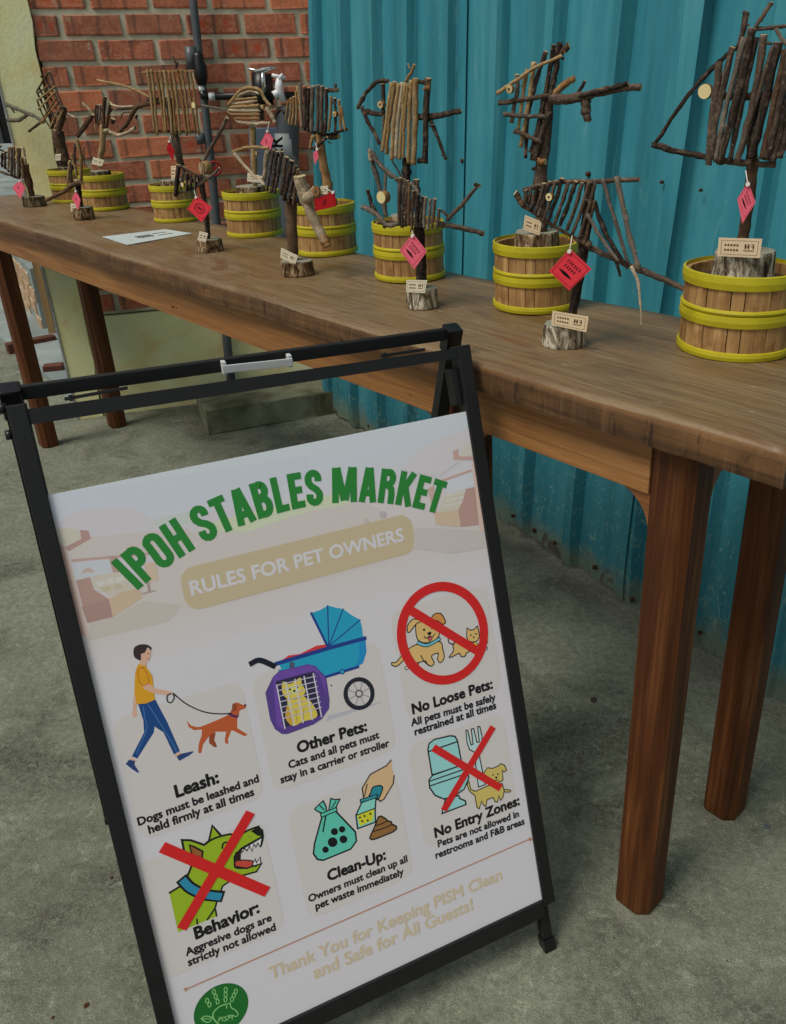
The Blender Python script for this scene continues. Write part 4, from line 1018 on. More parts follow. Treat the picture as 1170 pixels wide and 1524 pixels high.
# 9: rectangular lattice of tan sticks in barrel 6
s = Sculpt(btop(6), ZA, 'tall rectangular rack of thin tan sticks with a forked branch to its left')
s.log(.034, .028, 'log')
s.st([(278, 330), (300, 500), (330, 640), (352, 735)], 42, 'd', 0, 'post')
tops = (152, 175, 200, 228, 250, 278, 300, 325, 350, 376, 402); bots = (195, 212, 255, 262, 300, 318, 345, 384, 400, 430, 452)
for i, (a_, b_) in enumerate(zip(tops, bots)):
    s.st([(a_, 172+random.uniform(-6, 4)), (a_*.6+b_*.4+6, 320), (b_, 540+random.uniform(-10, 14))], random.choice((12, 13, 15)), random.choice('tott'), .012+random.uniform(0, .004))
s.st([(120, 188), (250, 180), (425, 180)], 11, 'o', .004); s.st([(178, 525), (320, 528), (460, 532)], 12, 'b', .004)
s.st([(1170, 178), (1010, 205), (880, 240), (810, 330), (745, 450), (655, 545)], 56, 'b', .004, Z=ZH, taper=.7); s.st([(830, 240), (760, 262), (620, 272)], 28, 'b', .004, Z=ZH); s.st([(540, 205), (640, 240), (830, 232)], 24, 'p', .004, Z=ZH)
s.st([(820, 312), (700, 318), (665, 382)], 18, 'b', .004, Z=ZH); s.st([(875, 335), (850, 392)], 24, 'd', .004, Z=ZH)
s.st([(565, 230), (740, 270), (880, 335)], 12, 't', .004, Z=ZF); s.st([(300, 90), (315, 130), (320, 168)], 12, 'd', .004); s.st([(332, 125), (320, 160)], 10, 'd', .004)
s.st([(160, 350), (295, 345)], 30, 'd', .000); s.disc((420, 376), 17, 'cream', .018, .006)
hang_tag(s, [(280, 580), (310, 640), (302, 704), (264, 632)], 'dark red tag hanging left of the post of the stick rack', 'tagd', .03, (290, 550), style=2)
price_card(s, [(290, 730), (330, 727), (330, 800), (292, 805)], 'kraft price card standing in the barrel under the stick rack', 'card', .034)

# 10: small tangled piece, front row, square red tag
s = Sculpt((on_z(310, 376, HT).x, on_z(310, 376, HT).y+.018, LT), ZA, 'small tangled fish of short dark twigs, just right of the white paper strip')
s.log(.0295, .030, 'log')
s.st([(455, 780), (480, 900), (500, 1050), (505, 1170)], 30, 'd', 0, 'post')
for a_, b_, w_, c in (((335, 722), (318, 905), 24, 'd'), ((368, 732), (346, 865), 15, 'g'), ((385, 768), (385, 872), 18, 'd'), ((405, 775), (406, 868), 16, 'd'), ((430, 785), (432, 862), 14, 'g'), ((362, 728), (392, 860), 13, 'd')):
    s.st([a_, b_], w_, c, .012+random.uniform(0, .004))
s.st([(330, 888), (430, 852), (520, 792), (572, 738)], 14, 'g', .008); s.st([(335, 728), (420, 772), (500, 800)], 13, 'd', .018); s.st([(400, 800), (450, 830), (520, 790)], 18, 'd', .006); s.st([(520, 800), (545, 850)], 9, 'g', .006); s.st([(318, 905), (322, 870)], 16, 'o', .014)
s.disc((355, 838), 13, 'cream', .02, .005); s.disc((472, 742), 36, 'log', .0, .02)
hang_tag(s, [(436, 902), (530, 970), (470, 1055), (386, 980)], 'square red tag with round emblem hanging above the little log beside the paper strip', 'tagr', .034, (425, 870), style=1)
price_card(s, [(455, 1108), (505, 1120), (492, 1172), (446, 1160)], 'small cream price card on the little log beside the paper strip', 'cardw', .028)

# 11: hand-like piece in barrel 7
s = Sculpt(btop(7), ZH, 'pale branch with raised finger-like twigs and two thin arms, second barrel from the far end')
s.log(.034, .028, 'moss')
s.st([(440, 470), (442, 700), (412, 880), (410, 985)], 68, 't', 0, 'post')
for pts, w_, c in (([(362, 212), (350, 300), (356, 450)], 24, 'b'), ([(392, 215), (375, 350), (385, 480)], 26, 'd'), ([(415, 212), (398, 420)], 28, 'g'), ([(470, 112), (452, 300), (455, 505)], 44, 'b'), ([(540, 185), (515, 340), (488, 505)], 40, 'b'), ([(572, 388), (562, 450)], 50, 'd'),
        ([(345, 460), (365, 560)], 18, 't'), ([(560, 250), (545, 300)], 22, 'd')):
    s.st(pts, w_, c, .008+random.uniform(0, .004))
s.st([(195, 198), (260, 255), (318, 325)], 30, 'p', .008); s.st([(322, 335), (240, 470), (128, 610)], 44, 'b', .012); s.st([(300, 345), (200, 470), (118, 582)], 16, 'b', .014)
s.st([(5, 318), (110, 372), (270, 358)], 14, 'p', .010); s.st([(470, 535), (560, 565), (640, 595), (740, 565), (850, 498)], 40, 'p', .012, taper=.85, cut='d'); s.st([(470, 545), (520, 530)], 46, 'p', .014)
price_card(s, [(324, 868), (458, 905), (430, 982), (303, 950)], 'white price card leaning on the dark log in the second barrel from the far end', 'cardw', .036)

# 12: diamond lattice in barrel 8
s = Sculpt(btop(8), ZF, 'diamond-shaped woven lattice of thin twigs with a forked grey branch to the left, farthest barrel')
s.log(.033, .026, 'moss')
s.st([(335, 520), (352, 620), (372, 690), (375, 725)], 60, 'b', 0, 'post'); s.st([(372, 380), (360, 450), (335, 540)], 34, 'b', .004)
for pts, w_, c in (([(285, 178), (340, 320), (368, 400)], 11, 'd'), ([(287, 180), (240, 250), (213, 298)], 10, 'b'), ([(213, 340), (250, 440), (295, 510)], 9, 'd'), ([(225, 270), (275, 370), (332, 490)], 10, 'd'), ([(245, 238), (345, 440)], 10, 'b'), ([(262, 215), (362, 405)], 10, 'd'), ([(215, 300), (312, 505)], 10, 'd'),
        ([(312, 240), (213, 312)], 9, 't'), ([(326, 265), (213, 350)], 9, 't'), ([(327, 292), (222, 402)], 9, 't'), ([(332, 322), (240, 470)], 10, 't'), ([(346, 350), (236, 482)], 10, 'o'), ([(350, 378), (288, 512)], 9, 't'), ([(368, 400), (318, 510)], 10, 't'), ([(300, 210), (240, 240)], 8, 't')):
    s.st(pts, w_, c, .008+random.uniform(0, .008), per=3)
s.st([(38, 373), (130, 410), (215, 448), (256, 475)], 20, 'g', .006); s.st([(45, 462), (110, 462), (165, 425)], 20, 'g', .006); s.st([(245, 470), (205, 500), (168, 528)], 14, 'd', .006); s.st([(60, 385), (85, 422)], 9, 'g', .006); s.st([(245, 220), (235, 205)], 8, 'd', .008)
price_card(s, [(320, 660), (354, 658), (350, 697), (322, 698)], 'small white price card on the log in the farthest barrel', 'cardw', .03)

# 13: tan and black arched piece, front row
s = Sculpt((on_z(122, 327, HT).x, on_z(122, 327, HT).y+.02, LT), ZG, 'bent pale sticks with a dark branch pointing down left, on a small log')
s.log(.0325, .036, 'log')
s.st([(960, 900), (985, 1100), (1012, 1310)], 70, 'd', 0, 'post')
s.st([(945, 400), (998, 550), (1012, 700), (1008, 900)], 46, 't', .010); s.st([(940, 430), (928, 560), (930, 700)], 36, 'd', .006); s.st([(885, 570), (930, 730), (962, 885)], 25, 't', .012); s.st([(868, 660), (850, 800), (838, 955)], 25, 't', .012)
s.st([(895, 700), (880, 830), (885, 950)], 42, 'd', .006); s.st([(1040, 480), (1050, 700)], 14, 'g', .004); s.st([(1010, 925), (900, 965), (780, 1055), (565, 1158)], 60, 'b', .014, taper=.5)
hang_tag(s, [(943, 1028), (1002, 1150), (972, 1278), (893, 1130)], 'narrow pink diamond tag on the piece with bent pale sticks', 'tagp', .032, (930, 985), style=2)
price_card(s, [(876, 1190), (995, 1198), (992, 1296), (884, 1292)], 'white price card behind the narrow pink diamond tag', 'cardw', .028)

# 14: bundle of short sticks at the left edge
s = Sculpt((on_z(49, 308, HT).x, on_z(49, 308, HT).y+.02, LT), ZG, 'bundle of short split sticks on a leaning post, leftmost on the table')
s.log(.036, .034, 'moss')
s.st([(310, 700), (345, 880), (405, 1120)], 78, 'b', 0, 'post')
for a_, b_, w_, c in (((112, 490), (102, 805), 22, 'o'), ((150, 486), (142, 850), 34, 'g'), ((178, 478), (182, 870), 30, 'd'), ((218, 488), (210, 684), 36, 't'), ((225, 600), (222, 870), 30, 'g'), ((248, 500), (242, 885), 30, 'd'), ((285, 488), (322, 690), 28, 'p'), ((270, 620), (300, 890), 34, 'b'), ((65, 540), (62, 760), 30, 'd'), ((30, 560), (25, 740), 26, 'd')):
    s.st([a_, b_], w_, c, .012+random.uniform(0, .006))
for a_, b_, w_, c in (((0, 600), (130, 640), 22, 'g'), ((-20, 520), (100, 560), 20, 'd'), ((-10, 680), (120, 800), 24, 'g'), ((-40, 780), (230, 880), 30, 'd'), ((-80, 560), (20, 470), 22, 'd')):
    s.st([a_, b_], w_, c, .002)
hang_tag(s, [(245, 905), (315, 995), (250, 1135), (150, 990)], 'bright pink curled tag in front of the leftmost leaning post', 'tagp', .036, (300, 880), style=2)

# ------------------------------------------------------------------ A-frame sign
SA, TI = .4412, .3097
S0 = Vector((-.3895, .6703, .0950)); PW, PH = .5619, .8012
s1 = Vector((math.cos(SA), math.sin(SA), 0)); sn = Vector((-math.sin(SA), math.cos(SA), 0))
s2 = Vector((0, 0, 1))*math.cos(TI)+sn*math.sin(TI); s3 = s1.cross(s2)
def sg(u, v, w_=0): return S0+s1*u+s2*v+s3*w_
base = sg(PW/2, -.0997)
sign = empty('a_frame_sign', (base.x, base.y+.15, 0), SA)
tag(sign, 'black metal A-frame sign with a white pet rules poster, in front of the table', 'sign')
def sbox(name, u0, u1, v0, v1, w0, w1, mat, parent=sign, bev=.0015):
    bm = bmesh.new(); obox(bm, sg((u0+u1)/2, (v0+v1)/2, (w0+w1)/2), s1*(u1-u0)/2, s2*(v1-v0)/2, s3*(w1-w0)/2, bev=bev)
    return bm_obj(name, bm, mat, parent)
FW = .0215
sbox('side_rail', -FW, -.0005, -.03, .914, -.022, .005, M['black']); sbox('side_rail', PW+.0005, PW+FW, -.012, .897, -.022, .005, M['black'])
sbox('inner_rail', PW-.012, PW-.0004, .812, .866, -.026, -.004, M['black'])
bm = bmesh.new()
vs = [sg(0, .888, .003), sg(PW, .8795, .003), sg(PW, .8945, .003), sg(0, .9065, .003)]
f = bm.faces.new([bm.verts.new(p) for p in vs]); e = bmesh.ops.extrude_face_region(bm, geom=[f])
for v in e['geom']:
    if isinstance(v, bmesh.types.BMVert): v.co -= s3*.022
bm_obj('top_rail', bm, M['black'], sign)
sbox('bottom_rail', .0005, PW, -.030, -.0008, -.022, .005, M['black'])
for u in (-.016, PW-.006):
    l_ = sbox('leg', u, u+.0165, -.075, -.031 if u < 0 else -.0125, -.020, -.002, M['black'])
    sbox('rubber_foot', u-.002, u+.0185, -.0985, -.0755, -.0215, .0, M['blackcap'], l_)
# rear frame
Q1, Q2 = Vector((-.545, .960, .961)), Vector((-.003, 1.212, .951))
rs1 = (Q2-Q1).normalized()
foot1 = on_z(166, 1218); foot2 = foot1+s1*(Q2-Q1).length
def bar(name, a_, b_, h1, h2, mat, parent=sign, side=None, bev=.0015):
    d_ = (b_-a_); L_ = d_.length/2; d_.normalize(); x_ = (side or s1); x_ = (x_-d_*x_.dot(d_)).normalized(); y_ = d_.cross(x_)
    bm = bmesh.new(); obox(bm, (a_+b_)/2, d_*L_, x_*h1, y_*h2, bev=bev); return bm_obj(name, bm, mat, parent)
bar('rear_leg', Q1-Vector((0, 0, .006)), foot1+Vector((0, 0, .02)), .0105, .0105, M['black']); bar('rear_leg', Q2-Vector((0, 0, .006)), foot2+Vector((0, 0, .02)), .0105, .0105, M['black'])
for q, f_ in ((Q1, foot1), (Q2, foot2)):
    d_ = (f_-q).normalized(); bar('rubber_foot', f_-d_*.022+Vector((0, 0, .001)), f_+Vector((0, 0, .002)), .0125, .0125, M['blackcap'])
bar('rear_top_rail', Q1+rs1*.011+Vector((0, 0, .003)), Q2-rs1*.011+Vector((0, 0, .003)), .0088, .0055, M['black'], side=Vector((0, 0, 1)))
for i, q in enumerate((Q1, Q2)):
    d_ = ((foot1 if i == 0 else foot2)-q).normalized()
    bar('hinge_cap', q-d_*.014, q+d_*.028, .0125, .0125, M['blackcap'], bev=.003)
bm = bmesh.new(); h_ = sg(-.030, .880, -.012); tube(bm, [h_, h_+s1*.008], .006, 10); h_ = sg(-.034, .912, -.030); tube(bm, [h_, h_+s1*.012], .007, 10)
bm_obj('hinge_bolt', bm, M['blackcap'], sign)
dxr = (foot1-Q1).normalized()
lo1, lo2 = Q1+dxr*.92, Q2+dxr*.92
bar('rear_brace', lo1+s1*.011, lo2-s1*.011, .009, .009, M['black'])
rn = rs1.cross(Vector((0, 0, 1))).normalized(); rn = rn if rn.dot(EYE-Q1) > 0 else -rn
A_, B_ = on_plane(330, 548, Q1+rn*.016, rn), on_plane(434, 537, Q1+rn*.016, rn)
bm = bmesh.new(); dd = (B_-A_).normalized()
obox(bm, (A_+B_)/2+rn*.006, (B_-A_)/2, Vector((0, 0, .0055)), rn*.0012, bev=.0008)
obox(bm, A_+dd*.003+Vector((0, 0, .001)), dd*.0028, Vector((0, 0, .0085)), rn*.006, bev=.0008); obox(bm, B_-dd*.003+Vector((0, 0, .001)), dd*.0028, Vector((0, 0, .0085)), rn*.006, bev=.0008)
bm_obj('handle', bm, M['alu'], sign)
for a_, b_ in (((96, 594), (190, 577)), ((566, 530), (632, 520))):
    p_, q_ = on_plane(*a_, sg(0, 0, -.03), s3), on_plane(*b_, sg(0, 0, -.03), s3)
    bm = bmesh.new(); obox(bm, (p_+q_)/2, (q_-p_)/2, s2*.0022, s3*.003, bev=.0008); obox(bm, p_*.9+q_*.1, (q_-p_)*.03, s2*.004, s3*.004); bm_obj('latch', bm, M['black'], sign)

# ------------------------------------------------------------------ poster print
def mk_poster():
    mt, t, b = nmat('poster_paper', .38, .45)
    v = coords(t, 'Object'); n1 = noise(t, coords(t, 'Object', loc=(2, 0, 0)), 3.2, 3, .5)
    c0 = t.nodes.new('ShaderNodeTexCoord'); sx = N(t, 'ShaderNodeSeparateXYZ'); t.links.new(c0.outputs['UV'], sx.inputs[0])
    c = ramp(t, sx.outputs[1], [(0, PC(170, 168, 172)), (.70, PC(171, 169, 171)), (.77, PC(169, 163, 160)), (.86, PC(172, 167, 166)), (.91, PC(169, 169, 173)), (.96, PC(165, 171, 176)), (1, PC(167, 173, 183))])
    t.links.new(c, b.inputs['Base Color']); return mt
M['poster'] = mk_poster()
bm = bmesh.new(); uvl = bm.loops.layers.uv.new('UVMap')
f = bm.faces.new([bm.verts.new(sg(*q)) for q in ((-.002, -.002, 0), (PW+.002, -.002, 0), (PW+.002, PH, 0), (-.002, PH, 0))])
for lp, uv in zip(f.loops, ((0, 0), (1, 0), (1, 1), (0, 1))): lp[uvl].uv = uv
e = bmesh.ops.extrude_face_region(bm, geom=[f])
for v in e['geom']:
    if isinstance(v, bmesh.types.BMVert): v.co -= s3*.003
poster = bm_obj('poster', bm, M['poster'], sign)
POSTI = (wm(sign)).inverted()
SOFT = [0]
_ink = {}
def ink(c):
    if SOFT[0]: c = tuple(int(round(x*(1-SOFT[0])+y*SOFT[0])) for x, y in zip(c, (171, 169, 171)))
    if c not in _ink: _ink[c] = flat('ink_%d_%d_%d' % c, PC(*c), .4, .4)
    return _ink[c]
def uv_of(p):
    P = on_plane(p[0], p[1], S0, s3)-S0; return Vector((P.dot(s1), P.dot(s2)))
ID = lambda p: p
def spl(pts, closed=True, per=5):
    n = len(pts); out = []
    for i in range(n if closed else n-1):
        g = (lambda k: pts[k % n]) if closed else (lambda k: pts[min(max(k, 0), n-1)])
        p0, p1, p2, p3 = map(Vector, (g(i-1), g(i), g(i+1), g(i+2)))
        for k in range(per):
            t = k/per; out.append(.5*((2*p1)+(-p0+p2)*t+(2*p0-5*p1+4*p2-p3)*t*t+(-p0+3*p1-3*p2+p3)*t**3))
    if not closed: out.append(Vector(pts[-1]))
    return out
class Print:
    def __init__(s, name, Z=ID, lift=.0003):
        s.name = name; s.Z = Z; s.bm = bmesh.new(); s.w = lift; s.mats = []
    def mi(s, c):
        m_ = ink(c)
        if m_ not in s.mats: s.mats.append(m_)
        return s.mats.index(m_)
    def poly_uv(s, uv, c):
        mi = s.mi(c); s.w += .000008
        vs = [s.bm.verts.new(sg(p[0], p[1], s.w)) for p in uv]
        for tri in geometry.tessellate_polygon([[Vector((p[0], p[1], 0)) for p in uv]]):
            try: s.bm.faces.new([vs[i] for i in tri]).material_index = mi
            except ValueError: pass
    def fill(s, pts, c, smooth=False, outline=0, oc=(18, 18, 22)):
        P = spl([tuple(p) for p in pts]) if smooth else pts
        uv = [uv_of(s.Z(p)) for p in P]; s.poly_uv(uv, c)
        if outline: s.line_uv(uv, outline, oc, True)
    def px2m(s, w_):
        z = s.Z((100, 0))[0]-s.Z((0, 0))[0]; return w_*z/100*dist(sg(PW/2, PH*.45))/F
    def line_uv(s, uv, w_, c, closed=False):
        h = s.px2m(w_)*.74; n = len(uv); L_, R_ = [], []
        for i in range(n):
            a_ = uv[(i-1) % n] if (closed or i) else uv[0]; b_ = uv[(i+1) % n] if (closed or i < n-1) else uv[-1]
            d1 = (uv[i]-a_); d2 = (b_-uv[i])
            d1 = d1.normalized() if d1.length > 1e-7 else d2.normalized(); d2 = d2.normalized() if d2.length > 1e-7 else d1
            n1 = Vector((-d1.y, d1.x)); n2 = Vector((-d2.y, d2.x)); m_ = (n1+n2)
            m_ = m_.normalized() if m_.length > 1e-6 else n1
            k = min(1.8, 1/max(.35, m_.dot(n1))); L_.append(uv[i]+m_*h*k); R_.append(uv[i]-m_*h*k)
        if not closed:
            d0 = (uv[0]-uv[1]).normalized()*h*.6; d1 = (uv[-1]-uv[-2]).normalized()*h*.6
            L_[0] += d0; R_[0] += d0; L_[-1] += d1; R_[-1] += d1
        mi = s.mi(c); s.w += .000008
        a_ = [s.bm.verts.new(sg(p.x, p.y, s.w)) for p in L_]; b_ = [s.bm.verts.new(sg(p.x, p.y, s.w)) for p in R_]
        for i in range(n if closed else n-1):
            j = (i+1) % n
            f = s.bm.faces.new((a_[i], b_[i], b_[j], a_[j])); f.material_index = mi
    def line(s, pts, w_, c=(18, 18, 22), closed=False, smooth=True):
        P = spl([tuple(p) for p in pts], closed) if smooth and len(pts) > 2 else pts
        s.line_uv([uv_of(s.Z(p)) for p in P], w_, c, closed)
    def circ(s, c0, r, c, ry=None, outline=0, oc=(18, 18, 22)):
        pts = [(c0[0]+r*math.cos(a_*math.pi/10), c0[1]+(ry or r)*math.sin(a_*math.pi/10)) for a_ in range(20)]
        s.fill(pts, c, False, outline, oc)
    def done(s):
        for f in s.bm.faces:
            f.normal_update()
            if f.normal.dot(s3) < 0: f.normal_flip()
        s.bm.transform(wm(poster).inverted() if False else POSTI)
        me = bpy.data.meshes.new(s.name); s.bm.to_mesh(me); s.bm.free()
        o = link(s.name, me, s.mats, poster); return o
def rrect(u0, v0, u1, v1, r, n=5):
    out = []
    for cx, cy, a0 in ((u1-r, v1-r, 0), (u0+r, v1-r, 90), (u0+r, v0+r, 180), (u1-r, v0+r, 270)):
        for k in range(n+1): a_ = R(a0+90*k/n); out.append(Vector((cx+r*math.cos(a_), cy+r*math.sin(a_))))
    return out
Z5, Z6 = zz(60, 600, 2.925), zz(420, 600, 3.441)
L1, L2, L3, L4, L5, L6, L7 = zz(160, 930, 4.5), zz(360, 880, 4.875), zz(570, 850, 6.095), zz(600, 1060, 5.571), zz(440, 1120, 5.85), zz(220, 1190, 5.318), zz(240, 1240, 2.017)
# pale market scene behind the title
SOFT[0] = .22
p = Print('market_picture', Z5, .00003)
p.fill([(35, 400), (60, 520), (120, 455), (230, 470), (330, 445), (430, 480), (560, 470), (700, 440), (900, 420), (1170, 300), (1170, 230)], PC and (163, 169, 177), False)
p.fill([(62, 520), (150, 470), (280, 455), (400, 450), (480, 500), (560, 520), (700, 480), (1000, 440), (1100, 430), (1170, 460), (1170, 700), (600, 900), (205, 1010)], (168, 164, 168))
p.fill([(470, 520), (560, 490), (680, 470), (690, 480), (640, 530), (500, 530)], (158, 166, 160), True)
p.fill([(700, 540), (900, 480), (1100, 430), (1250, 400), (1340, 420), (1330, 480), (1100, 530), (850, 565)], (164, 174, 142), True)
p.fill([(640, 560), (900, 560), (1170, 470), (1400, 430), (1500, 470), (1500, 700), (600, 900), (205, 1030), (190, 900), (400, 780)], (168, 160, 156))
p.fill([(120, 590), (300, 575), (640, 545), (700, 600), (480, 660), (135, 690)], (166, 158, 152))
p.fill([(450, 860), (620, 880), (560, 950), (205, 1035), (215, 960), (320, 930)], (160, 152, 142))
p.fill([(78, 605), (115, 630), (210, 1005), (180, 1012)], (178, 152, 136)); p.fill([(78, 605), (98, 615), (190, 1010), (180, 1012)], (158, 122, 108))
p.fill([(62, 540), (165, 550), (175, 590), (110, 632), (78, 605)], (164, 160, 142)); p.fill([(172, 552), (210, 555), (220, 590), (125, 645), (105, 628), (178, 592)], (140, 108, 98))
p.fill([(135, 680), (480, 650), (480, 660), (137, 692)], (152, 122, 110)); p.fill([(142, 698), (300, 682), (305, 742), (152, 762)], (160, 166, 170))
p.fill([(175, 745), (190, 722), (215, 715), (232, 728), (235, 740), (205, 735)], (158, 134, 122)); p.fill([(298, 668), (328, 665), (345, 735), (318, 742)], (146, 114, 102))
p.fill([(155, 772), (215, 757), (235, 812), (298, 852), (318, 930), (205, 958)], (140, 108, 96)); p.fill([(180, 885), (300, 855), (318, 930), (205, 958)], (132, 100, 90)); p.fill([(298, 852), (400, 795), (440, 822), (442, 850), (316, 930)], (164, 142, 112))
p.fill([(218, 757), (330, 735), (440, 800), (300, 838), (238, 808)], (164, 158, 140))
for k in range(3): p.fill([(240+k*42, 770-k*9+8), (275+k*42, 762-k*9+8), (285+k*42, 782-k*9+8), (252+k*42, 792-k*9+8)], (172, 170, 160))
for k in range(2): p.fill([(262+k*50, 803-k*10), (300+k*50, 795-k*10), (312+k*50, 815-k*10), (280+k*50, 822-k*10)], (160, 146, 118))
p.fill([(450, 700), (500, 690), (515, 770), (470, 780)], (168, 150, 124)); p.fill([(463, 780), (475, 778), (482, 820), (470, 824)], (132, 108, 100)); p.fill([(440, 826), (500, 812), (502, 818), (445, 834)], (140, 120, 112))
p.Z = Z6
p.fill([(640, 290), (760, 200), (960, 130), (985, 240), (800, 380), (600, 340)], (170, 166, 170)); p.fill([(680, 640), (800, 640), (1035, 655), (1050, 740), (860, 770), (670, 740)], (160, 154, 148))
p.fill([(918, 228), (975, 195), (985, 272), (918, 274)], (168, 164, 152)); p.fill([(875, 243), (903, 235), (906, 272), (982, 274), (985, 291), (878, 290)], (156, 124, 114))
p.fill([(815, 392), (970, 338), (972, 348), (820, 402)], (158, 126, 114)); p.fill([(830, 400), (972, 352), (985, 430), (850, 480)], (168, 172, 178))
p.fill([(970, 292), (990, 292), (1038, 655), (1012, 658)], (176, 150, 136)); p.fill([(902, 545), (938, 440), (986, 428), (1008, 622), (915, 633)], (144, 110, 100))
p.fill([(778, 562), (902, 548), (915, 633), (787, 622)], (168, 146, 118)); p.fill([(802, 560), (835, 470), (938, 440), (930, 490), (902, 547)], (166, 160, 142))
for k in range(3):
    for j in range(3): p.fill([(822+k*34+j*8, 535-j*28-k*7), (850+k*34+j*8, 529-j*28-k*7), (856+k*34+j*8, 515-j*28-k*7), (828+k*34+j*8, 521-j*28-k*7)], (174, 172, 162))
p.fill([(745, 440), (775, 420), (790, 560), (775, 565)], (160, 132, 120)); p.circ((515, 570), 18, (148, 138, 142)); p.circ((430, 605), 14, (160, 146, 140))
p.done()
SOFT[0] = 0
# tinted rounded cards behind the pictures
p = Print('picture_panels', ID, .00016)
for (x0, y0, x1, y1) in ((180, 1075, 392, 1200), (385, 1010, 590, 1130), (590, 915, 745, 1040), (205, 1270, 425, 1420), (437, 1195, 615, 1330), (615, 1105, 770, 1230)):
    c0 = uv_of(((x0+x1)/2, (y0+y1)/2)); wu = (uv_of((x1, (y0+y1)/2))-uv_of((x0, (y0+y1)/2))).x*.48; hv_ = .088
    p.poly_uv(rrect(c0.x-wu, c0.y-hv_*.9, c0.x+wu, c0.y+hv_*1.05, .02), (168, 164, 161))
p.done()
def fit_text(body, pL, pR, c, bold=.02, name='lettering', hk=1.0, lift=.00035, slant=0):
    me = text_mesh(body, 0); xs = [v.co.x for v in me.vertices]; x0, x1 = min(xs)-bold, max(xs)+bold
    a_, b_ = uv_of(pL), uv_of(pR); d = b_-a_; s_ = d.length/(x1-x0); d.normalize(); nn = Vector((-d.y, d.x))
    # heavy weight: the outline printed several times, each a hair above and beside the last
    V, Fc = [], []; base_ = [v.co.copy() for v in me.vertices]; pols = [tuple(pp.vertices) for pp in me.polygons]; bpy.data.meshes.remove(me)
    for k, (ox, oy) in enumerate([(bold*math.cos(a__*math.pi/4), bold*math.sin(a__*math.pi/4)) for a__ in range(8)]+[(0, 0)]):
        o_ = len(V)
        for c_ in base_:
            q = a_+d*(c_.x+ox-x0)*s_+nn*(c_.y+oy)*s_*hk; V.append(POSTI @ sg(q.x, q.y, lift+k*.000004))
        Fc += [tuple(i+o_ for i in pp) for pp in pols]
    me = bpy.data.meshes.new(name); me.from_pydata(V, [], Fc); return link(name, me, ink(c), poster)
# rounded banner
p = Print('banner', ID, .00022)
cs = [uv_of(q) for q in ((268, 846), (612, 764), (617, 824), (277, 909))]
p.poly_uv(rrect(min(cs[0].x, cs[3].x)+.001, (cs[2].y+cs[3].y)/2, max(cs[1].x, cs[2].x)-.001, (cs[0].y+cs[1].y)/2, .019), (160, 147, 120)); p.done()
fit_text('RULES FOR PET OWNERS', (285, 886), (602, 804), (172, 170, 174), .028)
K = (17, 17, 19)
for body, a_, b_, c, bo in (('Leash:', (262, 1187), (327, 1164), K, .044), ('Dogs must be leashed and', (206, 1229), (386, 1163), K, .038), ('held firmly at all times', (222, 1241), (379, 1183), K, .038),
        ('Other Pets:', (443, 1121), (547, 1087), K, .044), ('Cats and all pets must', (430, 1144), (565, 1098), K, .038), ('stay in a carrier or stroller', (418, 1166), (580, 1110), K, .038),
        ('No Loose Pets:', (614, 1063), (734, 1024), K, .044), ('All pets must be safely', (612, 1081), (738, 1042), K, .038), ('restrained at all times', (617.5, 1094.5), (739, 1054), K, .038),
        ('No Entry Zones:', (647.5, 1247), (774, 1197), K, .044), ('Pets are not allowed in', (652, 1261), (772.7, 1215), K, .038), ('restrooms and F&B areas', (648.5, 1278), (781, 1226), K, .038),
        ('Clean-Up:', (488, 1311.5), (575, 1278), K, .044), ('Owners must clean up all', (459.7, 1343), (607, 1282), K, .038), ('pet waste immediately', (470, 1354), (601.5, 1301), K, .038),
        ('Behavior:', (291, 1398), (387, 1357), K, .044), ('Aggresive dogs are', (277, 1423), (405, 1369.6), K, .038), ('strictly not allowed', (280.5, 1438), (411, 1383.7), K, .038),
        ('Thank You for Keeping PISM Clean', (402.6, 1458), (748, 1308), (164, 152, 130), .03), ('and Safe for All Guests!', (468, 1457), (705, 1353), (164, 152, 130), .03)):
    fit_text(body, a_, b_, c, bo, hk=1.05)
p = Print('divider_line', ID, .0002)
p.line([(278, 1472), (788, 1249)], 1.6, (148, 112, 92), smooth=False)
for q in ((276.5, 1472.5), (789, 1249)): p.fill([(q[0]-4, q[1]), (q[0], q[1]-3.5), (q[0]+4, q[1]), (q[0], q[1]+3.5)], (148, 112, 92))
p.done()
